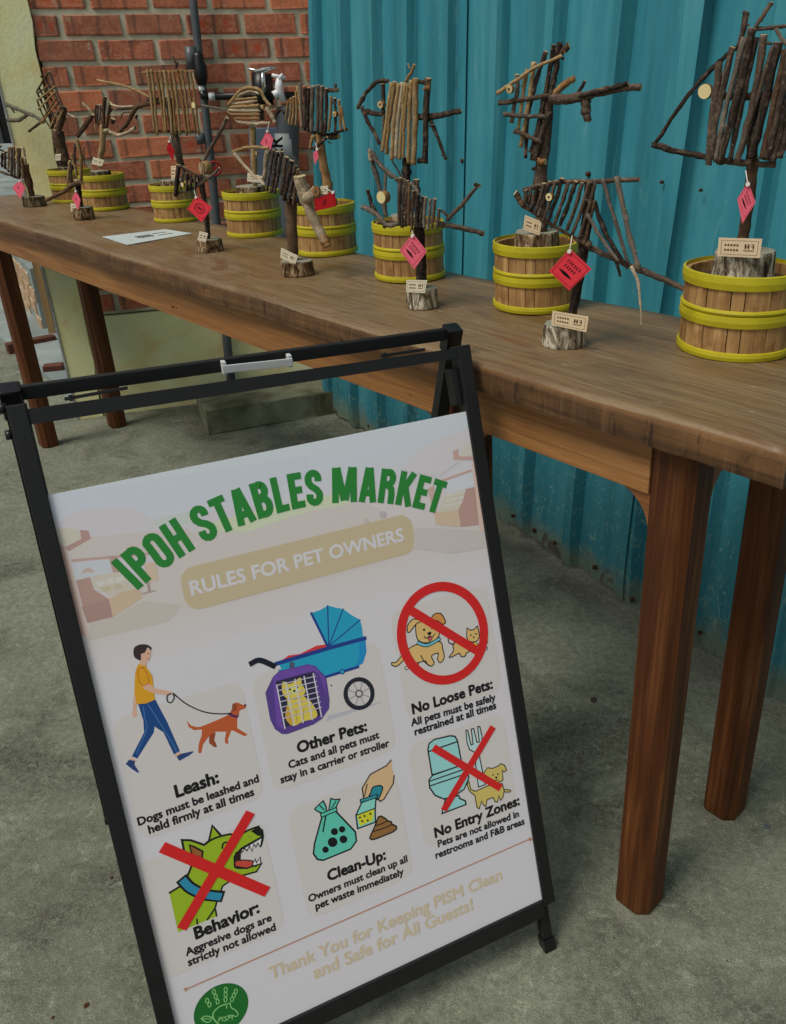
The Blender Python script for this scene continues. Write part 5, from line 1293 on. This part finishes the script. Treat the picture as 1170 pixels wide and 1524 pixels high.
# arched title in heavy condensed capitals built from strokes
def arcp(cx, cy, rx, ry, a0, a1, n=7): return [(cx+rx*math.cos(R(a0+(a1-a0)*k/n)), cy+ry*math.sin(R(a0+(a1-a0)*k/n))) for k in range(n+1)]
TH = .195; h2 = TH/2
G = {   # width, strokes (centre lines) in a unit-height box
 'I': (.20, [[(.10, 0), (.10, 1)]]),
 'P': (.47, [[(h2, 0), (h2, 1)], [(h2+.06, 1-h2)]+[(.24, 1-h2)]+arcp(.26, .72, .13, .195, 90, -90)+[(h2+.06, .525-.0)]]),
 'O': (.48, [arcp(.24, .74, .155, .175, 180, 0)+arcp(.24, .26, .155, .175, 0, -180)+[(h2, .5), (h2, .74)]]),
 'H': (.49, [[(h2, 0), (h2, 1)], [(.49-h2, 0), (.49-h2, 1)], [(h2, .5), (.49-h2, .5)]]),
 'S': (.46, [[(.46-h2, .67)]+arcp(.23, .755, .145, .16, 0, 180)+[(.09, .66), (.16, .55), (.30, .44), (.37, .33)]+arcp(.23, .245, .145, .16, 0, -180)+[(h2, .33)]]),
 'T': (.44, [[(0, 1-h2), (.44, 1-h2)], [(.22, 0), (.22, 1-h2)]]),
 'A': (.52, [[(.085, 0), (.235, 1)], [(.435, 0), (.285, 1)], [(.15, .27), (.37, .27)]]),
 'B': (.48, [[(h2, 0), (h2, 1)], [(h2, 1-h2), (.24, 1-h2)]+arcp(.25, .745, .12, .17, 90, -70)+[(h2+.04, .52)], [(h2+.04, .51), (.24, .51)]+arcp(.26, .3, .135, .215, 80, -90)+[(h2, h2)]]),
 'L': (.38, [[(h2, 0), (h2, 1)], [(h2, h2), (.38, h2)]]),
 'E': (.40, [[(h2, 0), (h2, 1)], [(h2, h2), (.40, h2)], [(h2, .51), (.37, .51)], [(h2, 1-h2), (.40, 1-h2)]]),
 'M': (.74, [[(h2, 0), (h2, 1)], [(.74-h2, 0), (.74-h2, 1)], [(.15, 1), (.35, .06)], [(.59, 1), (.39, .06)]]),
 'R': (.50, [[(h2, 0), (h2, 1)], [(h2, 1-h2), (.24, 1-h2)]+arcp(.26, .74, .125, .175, 90, -80)+[(h2+.04, .52)], [(.27, .53), (.37, .44), (.40, .3), (.405, 0)]]),
 'K': (.50, [[(h2, 0), (h2, 1)], [(.43, 1), (.17, .46)], [(.22, .56), (.43, 0)]]),
}
pb = [uv_of(q) for q in ((207, 876), (289, 820), (381, 774), (452, 753), (521, 749), (594, 752), (650, 764))]
# least-squares circle through the baseline points
Sx = [[0]*4 for _ in range(3)]
for q in pb:
    r_ = (q.x, q.y, 1, -(q.x**2+q.y**2))
    for i in range(3):
        for j in range(4): Sx[i][j] += r_[i]*r_[j]
for i in range(3):
    pv_ = Sx[i][i]; Sx[i] = [v/pv_ for v in Sx[i]]
    for k in range(3):
        if k != i: f_ = Sx[k][i]; Sx[k] = [a_-f_*b_ for a_, b_ in zip(Sx[k], Sx[i])]
cxx, cyy = -Sx[0][3]/2, -Sx[1][3]/2; rad = math.sqrt(max(1e-9, cxx*cxx+cyy*cyy-Sx[2][3])); cc_ = Vector((cxx, cyy))
a0 = math.atan2(pb[0].y-cyy, pb[0].x-cxx)+.006; a1 = math.atan2(pb[-1].y-cyy, pb[-1].x-cxx)-.006
word = 'IPOH STABLES MARKET'; LH = (uv_of((521, 697))-uv_of((521, 749))).length*1.0
gap = .055; tot = sum(G[ch][0]+gap if ch != ' ' else .2 for ch in word)-gap
arcL = (a0-a1)*rad; kx = arcL/(tot*LH)
p = Print('title_lettering', ID, .0003); pos = 0
for ch in word:
    if ch == ' ': pos += .2; continue
    wg, strokes = G[ch]; am = a0-(pos+wg/2)*LH*kx/rad
    cpt = cc_+Vector((math.cos(am), math.sin(am)))*rad; ex = Vector((math.sin(am), -math.cos(am))); ey = Vector((math.cos(am), math.sin(am)))
    for stp in strokes:
        uv = [cpt+ex*(q[0]-wg/2)*LH*kx+ey*q[1]*LH for q in stp]
        h = TH*LH*(kx if kx < 1 else 1)*1.0/2
        mi = p.mi((32, 104, 42)); p.w += .000006; n = len(uv); L_, R_ = [], []
        for i in range(n):
            d1 = (uv[i]-uv[i-1]).normalized() if i and (uv[i]-uv[i-1]).length > 1e-7 else None; d2 = (uv[i+1]-uv[i]).normalized() if i < n-1 and (uv[i+1]-uv[i]).length > 1e-7 else None
            d1 = d1 or d2; d2 = d2 or d1
            m_ = Vector((-(d1+d2).y, (d1+d2).x)).normalized(); k = min(1.6, 1/max(.3, m_.dot(Vector((-d1.y, d1.x)))))
            L_.append(uv[i]+m_*h*k); R_.append(uv[i]-m_*h*k)
        A1 = [p.bm.verts.new(sg(q.x, q.y, p.w)) for q in L_]; B1 = [p.bm.verts.new(sg(q.x, q.y, p.w)) for q in R_]
        for i in range(n-1): p.bm.faces.new((A1[i], B1[i], B1[i+1], A1[i+1])).material_index = mi
    pos += wg+gap
p.done()
# --- person walking a dog
NV, SK, OR = (20, 56, 104), (176, 140, 120), (186, 128, 28)
p = Print('dog_walker_picture', L1, .00024)
p.fill([(180, 420), (195, 440), (192, 560), (200, 610), (180, 625), (165, 600), (172, 520)], SK, False)
p.fill([(205, 530), (320, 500), (400, 650), (485, 845), (445, 868), (375, 720), (315, 680), (310, 720), (200, 895), (163, 880), (245, 720), (240, 640)], NV)
p.line([(240, 545), (250, 620), (300, 690)][:2]+[(262, 700), (195, 860)], 3, (60, 96, 140)); p.line([(270, 530), (340, 640), (440, 800), (462, 855)], 3, (60, 96, 140))
p.fill([(155, 890), (192, 905), (188, 915), (150, 905)], SK); p.fill([(448, 868), (488, 850), (492, 870), (455, 885)], SK)
p.fill([(145, 902), (185, 912), (180, 935), (212, 985), (195, 997), (118, 935)], (30, 50, 90)); p.line([(120, 938), (160, 970), (200, 996)], 7, (165, 165, 172)); p.fill([(462, 880), (495, 862), (575, 845), (575, 858), (480, 912)], (30, 50, 90)); p.line([(482, 914), (530, 892), (576, 858)], 6, (165, 165, 172))
p.fill([(215, 225), (258, 200), (262, 275), (215, 268)], SK); p.fill([(225, 190), (285, 155), (290, 190), (288, 215), (275, 240), (245, 245), (222, 225)], SK, True)
p.fill([(205, 262), (255, 275), (300, 340), (318, 500), (262, 525), (195, 532), (180, 440), (185, 320)], OR)
p.fill([(235, 405), (270, 390), (320, 425), (430, 448), (440, 465), (400, 470), (300, 455), (245, 430)], SK); p.fill([(205, 300), (225, 285), (250, 300), (278, 385), (235, 405), (210, 370)], OR); p.line([(240, 285), (205, 300), (210, 360), (232, 402), (278, 385), (262, 320), (235, 285)], 4, (156, 92, 22))
p.fill([(222, 236), (180, 215), (176, 160), (205, 135), (255, 130), (292, 148), (290, 170), (268, 150), (250, 185), (225, 195)], (44, 34, 34), True)
p.line([(425, 460), (400, 475), (402, 510), (425, 520), (445, 490), (440, 458)], 5, (22, 22, 24)); p.line([(440, 458), (530, 530), (640, 580), (740, 595), (830, 592)], 5, (22, 22, 24)); p.line([(268, 190), (278, 192)], 3, (90, 50, 40)); p.line([(265, 222), (275, 224)], 3, (150, 60, 50))
p.done()
BD = (152, 72, 38)
p = Print('brown_dog_picture', L1, .00024)
p.fill([(680, 735), (725, 720), (715, 770), (735, 815), (715, 820), (680, 790)], (118, 56, 34)); p.fill([(530, 640), (560, 675), (600, 685), (630, 680), (740, 635), (815, 600), (870, 615), (868, 690), (940, 735), (915, 745), (850, 712), (830, 705), (805, 770), (812, 795), (790, 795), (785, 770), (795, 715), (725, 715), (680, 745), (640, 800), (628, 858), (608, 858), (610, 800), (630, 740), (632, 700), (580, 705), (545, 685)], BD)
p.fill([(820, 600), (835, 560), (840, 530), (870, 520), (905, 535), (928, 538), (920, 560), (885, 575), (875, 615)], BD, True); p.fill([(835, 575), (838, 530), (862, 530), (865, 560), (848, 580)], (118, 56, 34), True); p.circ((922, 537), 7, (24, 20, 22)); p.line([(812, 595), (845, 610), (872, 614)], 10, (70, 30, 70))
p.done()
# --- pram and carrier
TL, DN = (30, 128, 156), (24, 48, 112)
p = Print('pram_picture', L2, .00024)
p.fill([(630, 900), (1010, 800), (1010, 808), (600, 950)], (150, 150, 156)); p.fill([(290, 500), (340, 465), (420, 455), (540, 395), (610, 385), (625, 420)], (170, 44, 44))
p.fill([(265, 520), (630, 410), (895, 335), (905, 440), (880, 520), (830, 555), (610, 620), (400, 640), (300, 590)], TL); p.fill([(850, 360), (895, 345), (905, 440), (880, 520), (820, 555), (850, 480)], (24, 112, 158))
p.fill([(625, 415), (505, 158), (570, 135), (622, 103), (690, 120), (735, 128), (800, 175), (858, 207), (872, 270), (880, 335)], TL)
for q in ((622, 103), (735, 128), (858, 207)): p.line([(630, 400), q], 6, DN, smooth=False)
p.line([(622, 400), (503, 158)], 11, DN, smooth=False); p.line([(248, 526), (630, 412), (895, 340)], 20, DN, smooth=False); p.line([(605, 622), (725, 585), (845, 548)], 14, DN, smooth=False); p.circ((728, 583), 17, TL, outline=5, oc=DN)
p.line([(65, 525), (130, 500), (235, 543)], 26, (20, 22, 34)); p.line([(270, 575), (320, 560)], 10, TL); p.fill([(345, 515), (382, 515), (382, 560), (345, 560)], (60, 70, 84))
p.line([(850+98*math.cos(k*math.pi/12), 742+104*math.sin(k*math.pi/12)) for k in range(24)], 22, (26, 28, 36), True, False); p.line([(850+24*math.cos(k*math.pi/8), 742+24*math.sin(k*math.pi/8)) for k in range(16)], 7, (60, 64, 72), True, False)
for k in range(8): p.line([(850+26*math.cos(k*math.pi/4+.3), 742+26*math.sin(k*math.pi/4+.3)), (850+86*math.cos(k*math.pi/4+.3), 742+90*math.sin(k*math.pi/4+.3))], 4, (120, 120, 126), smooth=False)
p.circ((648, 682), 6, DN)
p.done()
PU = (88, 60, 132); p = Print('pet_carrier_picture', L2, .0005)
p.fill([(170, 735), (225, 620), (270, 578), (480, 528), (530, 540), (610, 620), (635, 780), (632, 850), (580, 925), (520, 965), (330, 1035), (290, 1035), (240, 1000), (205, 930)], (70, 50, 112)); p.fill([(225, 625), (270, 585), (480, 532), (525, 545), (600, 625), (620, 780), (560, 600), (520, 575), (245, 650), (300, 1010), (250, 960)], PU)
p.fill([(245, 655), (520, 582), (578, 900), (315, 985)], (36, 32, 56))
p.fill([(290, 700), (298, 655), (340, 672), (380, 655), (425, 625), (435, 672), (462, 720), (450, 760), (500, 800), (545, 880), (530, 920), (440, 945), (390, 972), (350, 965), (315, 910), (330, 830), (325, 780), (300, 750)], (186, 160, 66), True); p.fill([(330, 830), (360, 900), (370, 965), (335, 950), (315, 905)], (166, 130, 50), True)
p.fill([(345, 690), (400, 680), (420, 720), (385, 750), (345, 730)], (196, 176, 90), True); p.circ((350, 712), 8, (24, 22, 24)); p.circ((402, 697), 8, (24, 22, 24)); p.circ((380, 722), 9, (24, 22, 24)); p.line([(335, 775), (385, 780), (440, 758)], 5, (130, 118, 80)); p.line([(390, 850), (400, 950)], 4, (150, 118, 50)); p.line([(450, 850), (445, 935)], 4, (150, 118, 50))
GW = (150, 148, 160)
for k in range(7): t = k/6; p.line([(250+52*t, 700+240*t-18), (535+42*t, 625+225*t-10)], 5, GW, smooth=False)
for k in range(5): t = k/4; p.line([(252+265*t, 680-85*t), (312+265*t, 995-85*t)], 6, (170, 168, 176), smooth=False)
p.done()
# --- no loose pets
YD = (180, 148, 92); O_ = 7
p = Print('loose_pets_picture', L3, .00024)
p.fill([(180, 760), (120, 825), (80, 830), (85, 855), (130, 860), (190, 800)], YD, True, O_); p.circ((215, 880), 16, (170, 166, 160), outline=5)
p.fill([(225, 715), (310, 665), (510, 640), (540, 700), (555, 760), (550, 800), (520, 830), (495, 800), (500, 745), (440, 770), (465, 830), (440, 862), (400, 840), (380, 815), (290, 835), (240, 800), (215, 760)], YD, True, O_); p.line([(345, 765), (375, 820), (420, 858)], O_); p.line([(318, 835), (325, 885)], O_)
p.fill([(300, 480), (330, 450), (420, 440), (480, 470), (510, 540), (500, 600), (440, 640), (370, 650), (315, 620), (298, 550)], YD, True, O_); p.fill([(300, 480), (240, 555), (220, 540), (225, 490), (265, 440), (300, 435), (345, 455)], YD, True, O_); p.fill([(440, 435), (460, 395), (500, 380), (535, 395), (568, 460), (545, 482), (520, 470), (490, 450)], (168, 116, 60), True, O_)
p.line([(318, 650), (400, 672), (512, 615)], 26, K); p.line([(318, 650), (400, 672), (512, 615)], 15, (90, 150, 166)); p.circ((373, 532), 11, K); p.circ((445, 515), 11, K); p.fill([(400, 565), (425, 548), (440, 562), (422, 582)], K, True); p.line([(372, 590), (390, 608), (420, 590), (450, 595), (470, 568)], 6); p.fill([(408, 605), (445, 595), (440, 620), (420, 632)], (160, 70, 80), True, 4)
p.fill([(600, 780), (640, 720), (635, 660), (700, 640), (790, 650), (860, 660), (840, 700), (760, 740), (745, 770), (710, 775), (690, 745), (640, 770)], YD, True, O_); p.line([(590, 605), (600, 650), (645, 665)], O_); p.line([(905, 650), (950, 640), (930, 665), (900, 670)], 5); p.line([(905, 700), (945, 690), (940, 712), (905, 715)], 5)
p.fill([(758, 590), (762, 515), (790, 535), (825, 530), (855, 498), (868, 545), (875, 600), (850, 635), (810, 645), (770, 630)], YD, False, O_); p.circ((797, 580), 8, K); p.circ((842, 568), 8, K); p.circ((823, 600), 8, K); p.fill([(800, 660), (850, 650), (840, 690), (815, 680)], (190, 150, 40), True)
p.done()
RD = (168, 28, 28)
p = Print('prohibition_ring', L3, .0007)
p.line([(540+375*math.cos(k*math.pi/24)*1.0, 563+425*math.sin(k*math.pi/24)) for k in range(48)], 60, RD, True, False); p.line([(235, 345), (850, 720)], 56, RD, smooth=False); p.done()
# --- toilet, fork and dog
MG = (122, 170, 168)
p = Print('toilet_picture', L4, .00024)
p.fill([(205, 310), (215, 260), (260, 225), (390, 195), (430, 200), (450, 235), (480, 390), (490, 440), (240, 520)], MG, False, 9, K); p.line([(215, 325), (445, 245)], 9, K, smooth=False)
p.fill([(215, 560), (245, 522), (480, 440), (530, 460), (545, 545), (505, 640), (430, 690), (340, 720), (265, 690), (220, 625)], MG, False, 9, K); p.line([(210, 575), (500, 475)], 8, K, smooth=False); p.line([(220, 612), (520, 510)], 8, K, smooth=False)
p.fill([(330, 800), (350, 720), (460, 690), (470, 715), (515, 735), (522, 765), (322, 840)], MG, False, 9, K); p.done()
p = Print('fork_picture', L4, .00024)
p.fill([(520, 150), (535, 150), (562, 270), (580, 265), (565, 140), (585, 135), (612, 250), (632, 245), (618, 120), (635, 118), (655, 200), (650, 260), (625, 320), (640, 400), (680, 600), (625, 620), (600, 420), (590, 330), (550, 310), (530, 250)], (150, 176, 180), False, 7, K); p.done()
p = Print('yellow_dog_picture', L4, .0005); YE = (166, 150, 82)
p.fill([(830, 640), (885, 645), (885, 660), (835, 658)], YE, True, 6); p.fill([(545, 570), (560, 640), (600, 655), (700, 610), (820, 590), (838, 650), (825, 710), (805, 730), (795, 690), (780, 745), (760, 740), (745, 705), (695, 725), (685, 780), (665, 770), (650, 735), (630, 800), (612, 790), (595, 690), (550, 655), (530, 600)], YE, False, 6, K)
p.fill([(670, 500), (700, 460), (740, 465), (790, 445), (810, 425), (840, 440), (858, 480), (835, 495), (820, 480), (828, 560), (780, 590), (720, 600), (690, 570), (668, 520)], YE, False, 6, K)
p.circ((785, 512), 7, K); p.circ((745, 520), 7, K); p.fill([(758, 535), (782, 530), (775, 555)], K); p.line([(755, 565), (775, 560), (795, 572)], 5, K); p.done()
p = Print('red_cross', L4, .0009); p.line([(262, 300), (795, 620)], 44, RD, smooth=False); p.line([(735, 135), (345, 795)], 44, RD, smooth=False); p.done()
# --- bag, hand, droppings
BG = (76, 160, 142)
p = Print('waste_bag_picture', L5, .00024)
p.fill([(235, 540), (350, 512), (520, 690), (530, 770), (480, 840), (240, 938), (190, 930), (155, 880), (165, 790)], BG, False, 10, K); p.fill([(165, 490), (200, 455), (240, 420), (265, 470), (270, 515), (230, 530), (180, 505)], BG, False, 8, K); p.fill([(290, 500), (305, 400), (340, 410), (385, 405), (350, 480), (330, 500)], BG, False, 8, K); p.line([(228, 545), (350, 495)], 30, K, smooth=False); p.line([(232, 543), (346, 497)], 16, BG, smooth=False); p.line([(262, 550), (238, 690)], 9, K)
p.line([(205, 455), (250, 500)], 7, K, smooth=False); p.line([(350, 425), (315, 480)], 7, K, smooth=False)
for x, y, r_ in ((338, 688, 31), (404, 668, 28), (322, 780, 42), (416, 755, 34), (260, 845, 28)): p.circ((x, y), r_, K)
p.done()
p = Print('hand_picture', L5, .00024)
p.fill([(835, 60), (800, 110), (650, 190), (580, 310), (590, 395), (680, 380), (740, 425), (770, 405), (850, 270), (858, 200), (840, 140)], (172, 146, 110)); p.line([(832, 65), (790, 115), (650, 190), (580, 310), (592, 395)], 8, K, smooth=False); p.line([(622, 275), (600, 380)], 7, K); p.line([(858, 200), (850, 270), (770, 405), (740, 425), (720, 410)], 8, K, smooth=False)
p.fill([(655, 350), (670, 305), (720, 288), (755, 298), (750, 340), (715, 410), (690, 380), (640, 380)], (30, 110, 124), True, 8, K); p.fill([(575, 435), (700, 390), (692, 500), (695, 605), (540, 662), (525, 545)], (110, 172, 160), False, 9, K); p.line([(570, 420), (705, 380)], 26, K, smooth=False); p.line([(574, 419), (700, 381)], 14, (40, 120, 130), smooth=False)
p.fill([(535, 550), (685, 490), (672, 590), (560, 640)], (170, 168, 40)); p.line([(525, 548), (690, 485)], 7, K, smooth=False)
for x, y in ((560, 565), (600, 552), (650, 533), (580, 597), (628, 590)): p.circ((x, y), 10, (40, 50, 30))
p.fill([(645, 745), (655, 715), (690, 640), (720, 560), (745, 552), (790, 580), (800, 595), (830, 600), (840, 625), (875, 640), (878, 665), (850, 690), (700, 750), (665, 758)], (118, 84, 46), False, 9, K); p.line([(690, 640), (760, 615), (800, 595)], 7, K); p.line([(665, 690), (760, 660), (838, 628)], 7, K); p.done()
# --- angry green dog
GR = (122, 146, 28)
p = Print('green_dog_picture', L6, .00024)
p.fill([(170, 738), (255, 685), (345, 525), (270, 320), (340, 320), (445, 358), (485, 330), (510, 205), (580, 285), (640, 270), (720, 280), (880, 210), (912, 290), (740, 380), (685, 450), (690, 530), (880, 510), (905, 500), (860, 570), (720, 610), (650, 650), (585, 685), (575, 745), (535, 820), (545, 925), (470, 955), (240, 1050)], GR)
p.line([(172, 738), (250, 690), (300, 640), (345, 530), (290, 420), (270, 320), (340, 322), (445, 358), (485, 325), (510, 207), (575, 280)], 11, K, smooth=False); p.line([(445, 360), (520, 310), (640, 275), (720, 280), (800, 240), (880, 212)], 11, K)
p.fill([(330, 360), (360, 370), (435, 410), (430, 470), (400, 535), (350, 440)], (124, 74, 38), False, 9, K); p.fill([(685, 540), (690, 420), (740, 390), (735, 470), (740, 480), (830, 490), (860, 500), (780, 545), (720, 545)], (36, 18, 20)); p.fill([(690, 490), (760, 478), (835, 490), (815, 535), (720, 545), (690, 530)], (160, 60, 50), True, 6, K)
p.fill([(740, 395), (905, 300), (890, 375), (870, 345), (855, 375), (840, 350), (825, 410), (805, 365), (785, 405), (765, 385), (745, 420)], (178, 176, 178), False, 6, K); p.fill([(825, 515), (850, 470), (860, 500), (890, 455), (895, 505), (850, 530)], (178, 176, 178), False, 6, K)
p.fill([(815, 250), (880, 210), (905, 235), (905, 290), (870, 285)], K); p.line([(905, 240), (912, 300), (895, 370)], 9, K); p.line([(910, 290), (740, 385), (685, 450), (688, 530), (780, 545), (900, 505), (860, 570), (720, 608), (640, 650), (590, 685), (572, 745)], 9, K, smooth=False)
p.line([(590, 385), (595, 350), (625, 338), (645, 360)], 9, K); p.circ((800, 290), 4, K); p.circ((820, 300), 4, K)
p.line([(280, 640), (340, 700), (450, 750), (572, 765)], 60, K); p.line([(283, 645), (342, 702), (450, 750), (565, 768)], 38, (34, 112, 138)); p.line([(545, 800), (530, 860), (470, 950)], 9, K); p.line([(535, 870), (545, 922)], 8, K, smooth=False); p.line([(388, 945), (392, 985)], 8, K, smooth=False); p.done()
p = Print('red_cross', L6, .0008); p.line([(135, 385), (925, 720)], 56, RD, smooth=False); p.line([(800, 120), (280, 1000)], 52, RD, smooth=False); p.done()
# --- round emblem with an open hand
E1 = zz(280, 1440, 9.75)
p = Print('round_emblem', E1, .00024)
cu_, ru_ = uv_of((329.5, 1502)), .0365
p.poly_uv([cu_+Vector((math.cos(k*math.pi/18), math.sin(k*math.pi/18)))*ru_ for k in range(36)], (20, 84, 32)); lg = (112, 160, 100)
p.fill([(0, 0), (0, 0), (0, 0)], (20, 84, 32)) if False else None
p.line([(450, 830), (370, 740), (370, 650), (450, 570), (545, 530)], 12, lg); p.line([(560, 590), (560, 540), (605, 515), (625, 580), (690, 620), (725, 680), (690, 710), (640, 690), (580, 695)], 9, lg)
for cx_, cy_, dx_, dy_ in ((275, 480, 45, 75), (375, 350, 35, 95), (545, 320, -2, 95), (690, 345, -35, 75)):
    for k in range(3 if abs(dx_) < 40 else 2):
        q = (cx_+dx_*k*.75, cy_+dy_*k*.75); p.line([(q[0]+22*math.cos(a_*math.pi/4), q[1]+36*math.sin(a_*math.pi/4)) for a_ in range(8)], 8, lg, True)
p.line([(190, 740), (240, 705), (330, 715), (335, 760), (280, 795), (220, 765), (190, 740)], 10, lg); p.line([(200, 742), (320, 740)], 7, lg)
p.done()
fit_text('PISM', (324.5, 1521), (346, 1517.5), (112, 160, 100), .01, lift=.0007)

# ------------------------------------------------------------------ small litter on the floor
rnd = random.Random(3)
def chip(px, py, r, label, name='pebble', mat='block', cat='pebble', flat_=.5):
    P = on_z(px, py); rr = pr(P, r*.75); bm = bmesh.new(); bmesh.ops.create_icosphere(bm, subdivisions=1, radius=rr)
    for v in bm.verts: v.co = Vector((v.co.x*rnd.uniform(.8, 1.25), v.co.y*rnd.uniform(.8, 1.2), v.co.z*flat_*rnd.uniform(.8, 1.1)))
    me = bpy.data.meshes.new(name); bm.to_mesh(me); bm.free(); o = link(name, me, M[mat]); o.location = (P.x, P.y, rr*flat_*.7); tag(o, label, cat); return o
chip(883, 1043, 7, 'dark lump on the floor left of the front table leg', 'dark_chip', 'd', 'chip', .5)
chip(1142, 1231, 8, 'flat grey blot of dried dirt on the floor by the back right table leg', 'dirt_blot', 'tank', 'dirt', .12)
chip(861, 1089, 4, 'small pale pebble nearest below the dark lump on the floor')
chip(1042, 1085, 5, 'pale pebble between the two right table legs')
chip(910, 1120, 4, 'pale pebble just left of the front right table leg')
chip(129, 1497, 6, 'brown dried leaf scrap on the floor at the lower left', 'leaf_scrap', 'rust', 'leaf', .25)
chip(79, 1515, 4, 'tiny dark leaf crumb at the bottom left corner of the floor', 'leaf_crumb', 'rust', 'leaf', .3)
chip(166, 1307, 3.5, 'tiny dark crumb on the floor left of the sign edge', 'crumb', 'rust', 'crumb', .4)
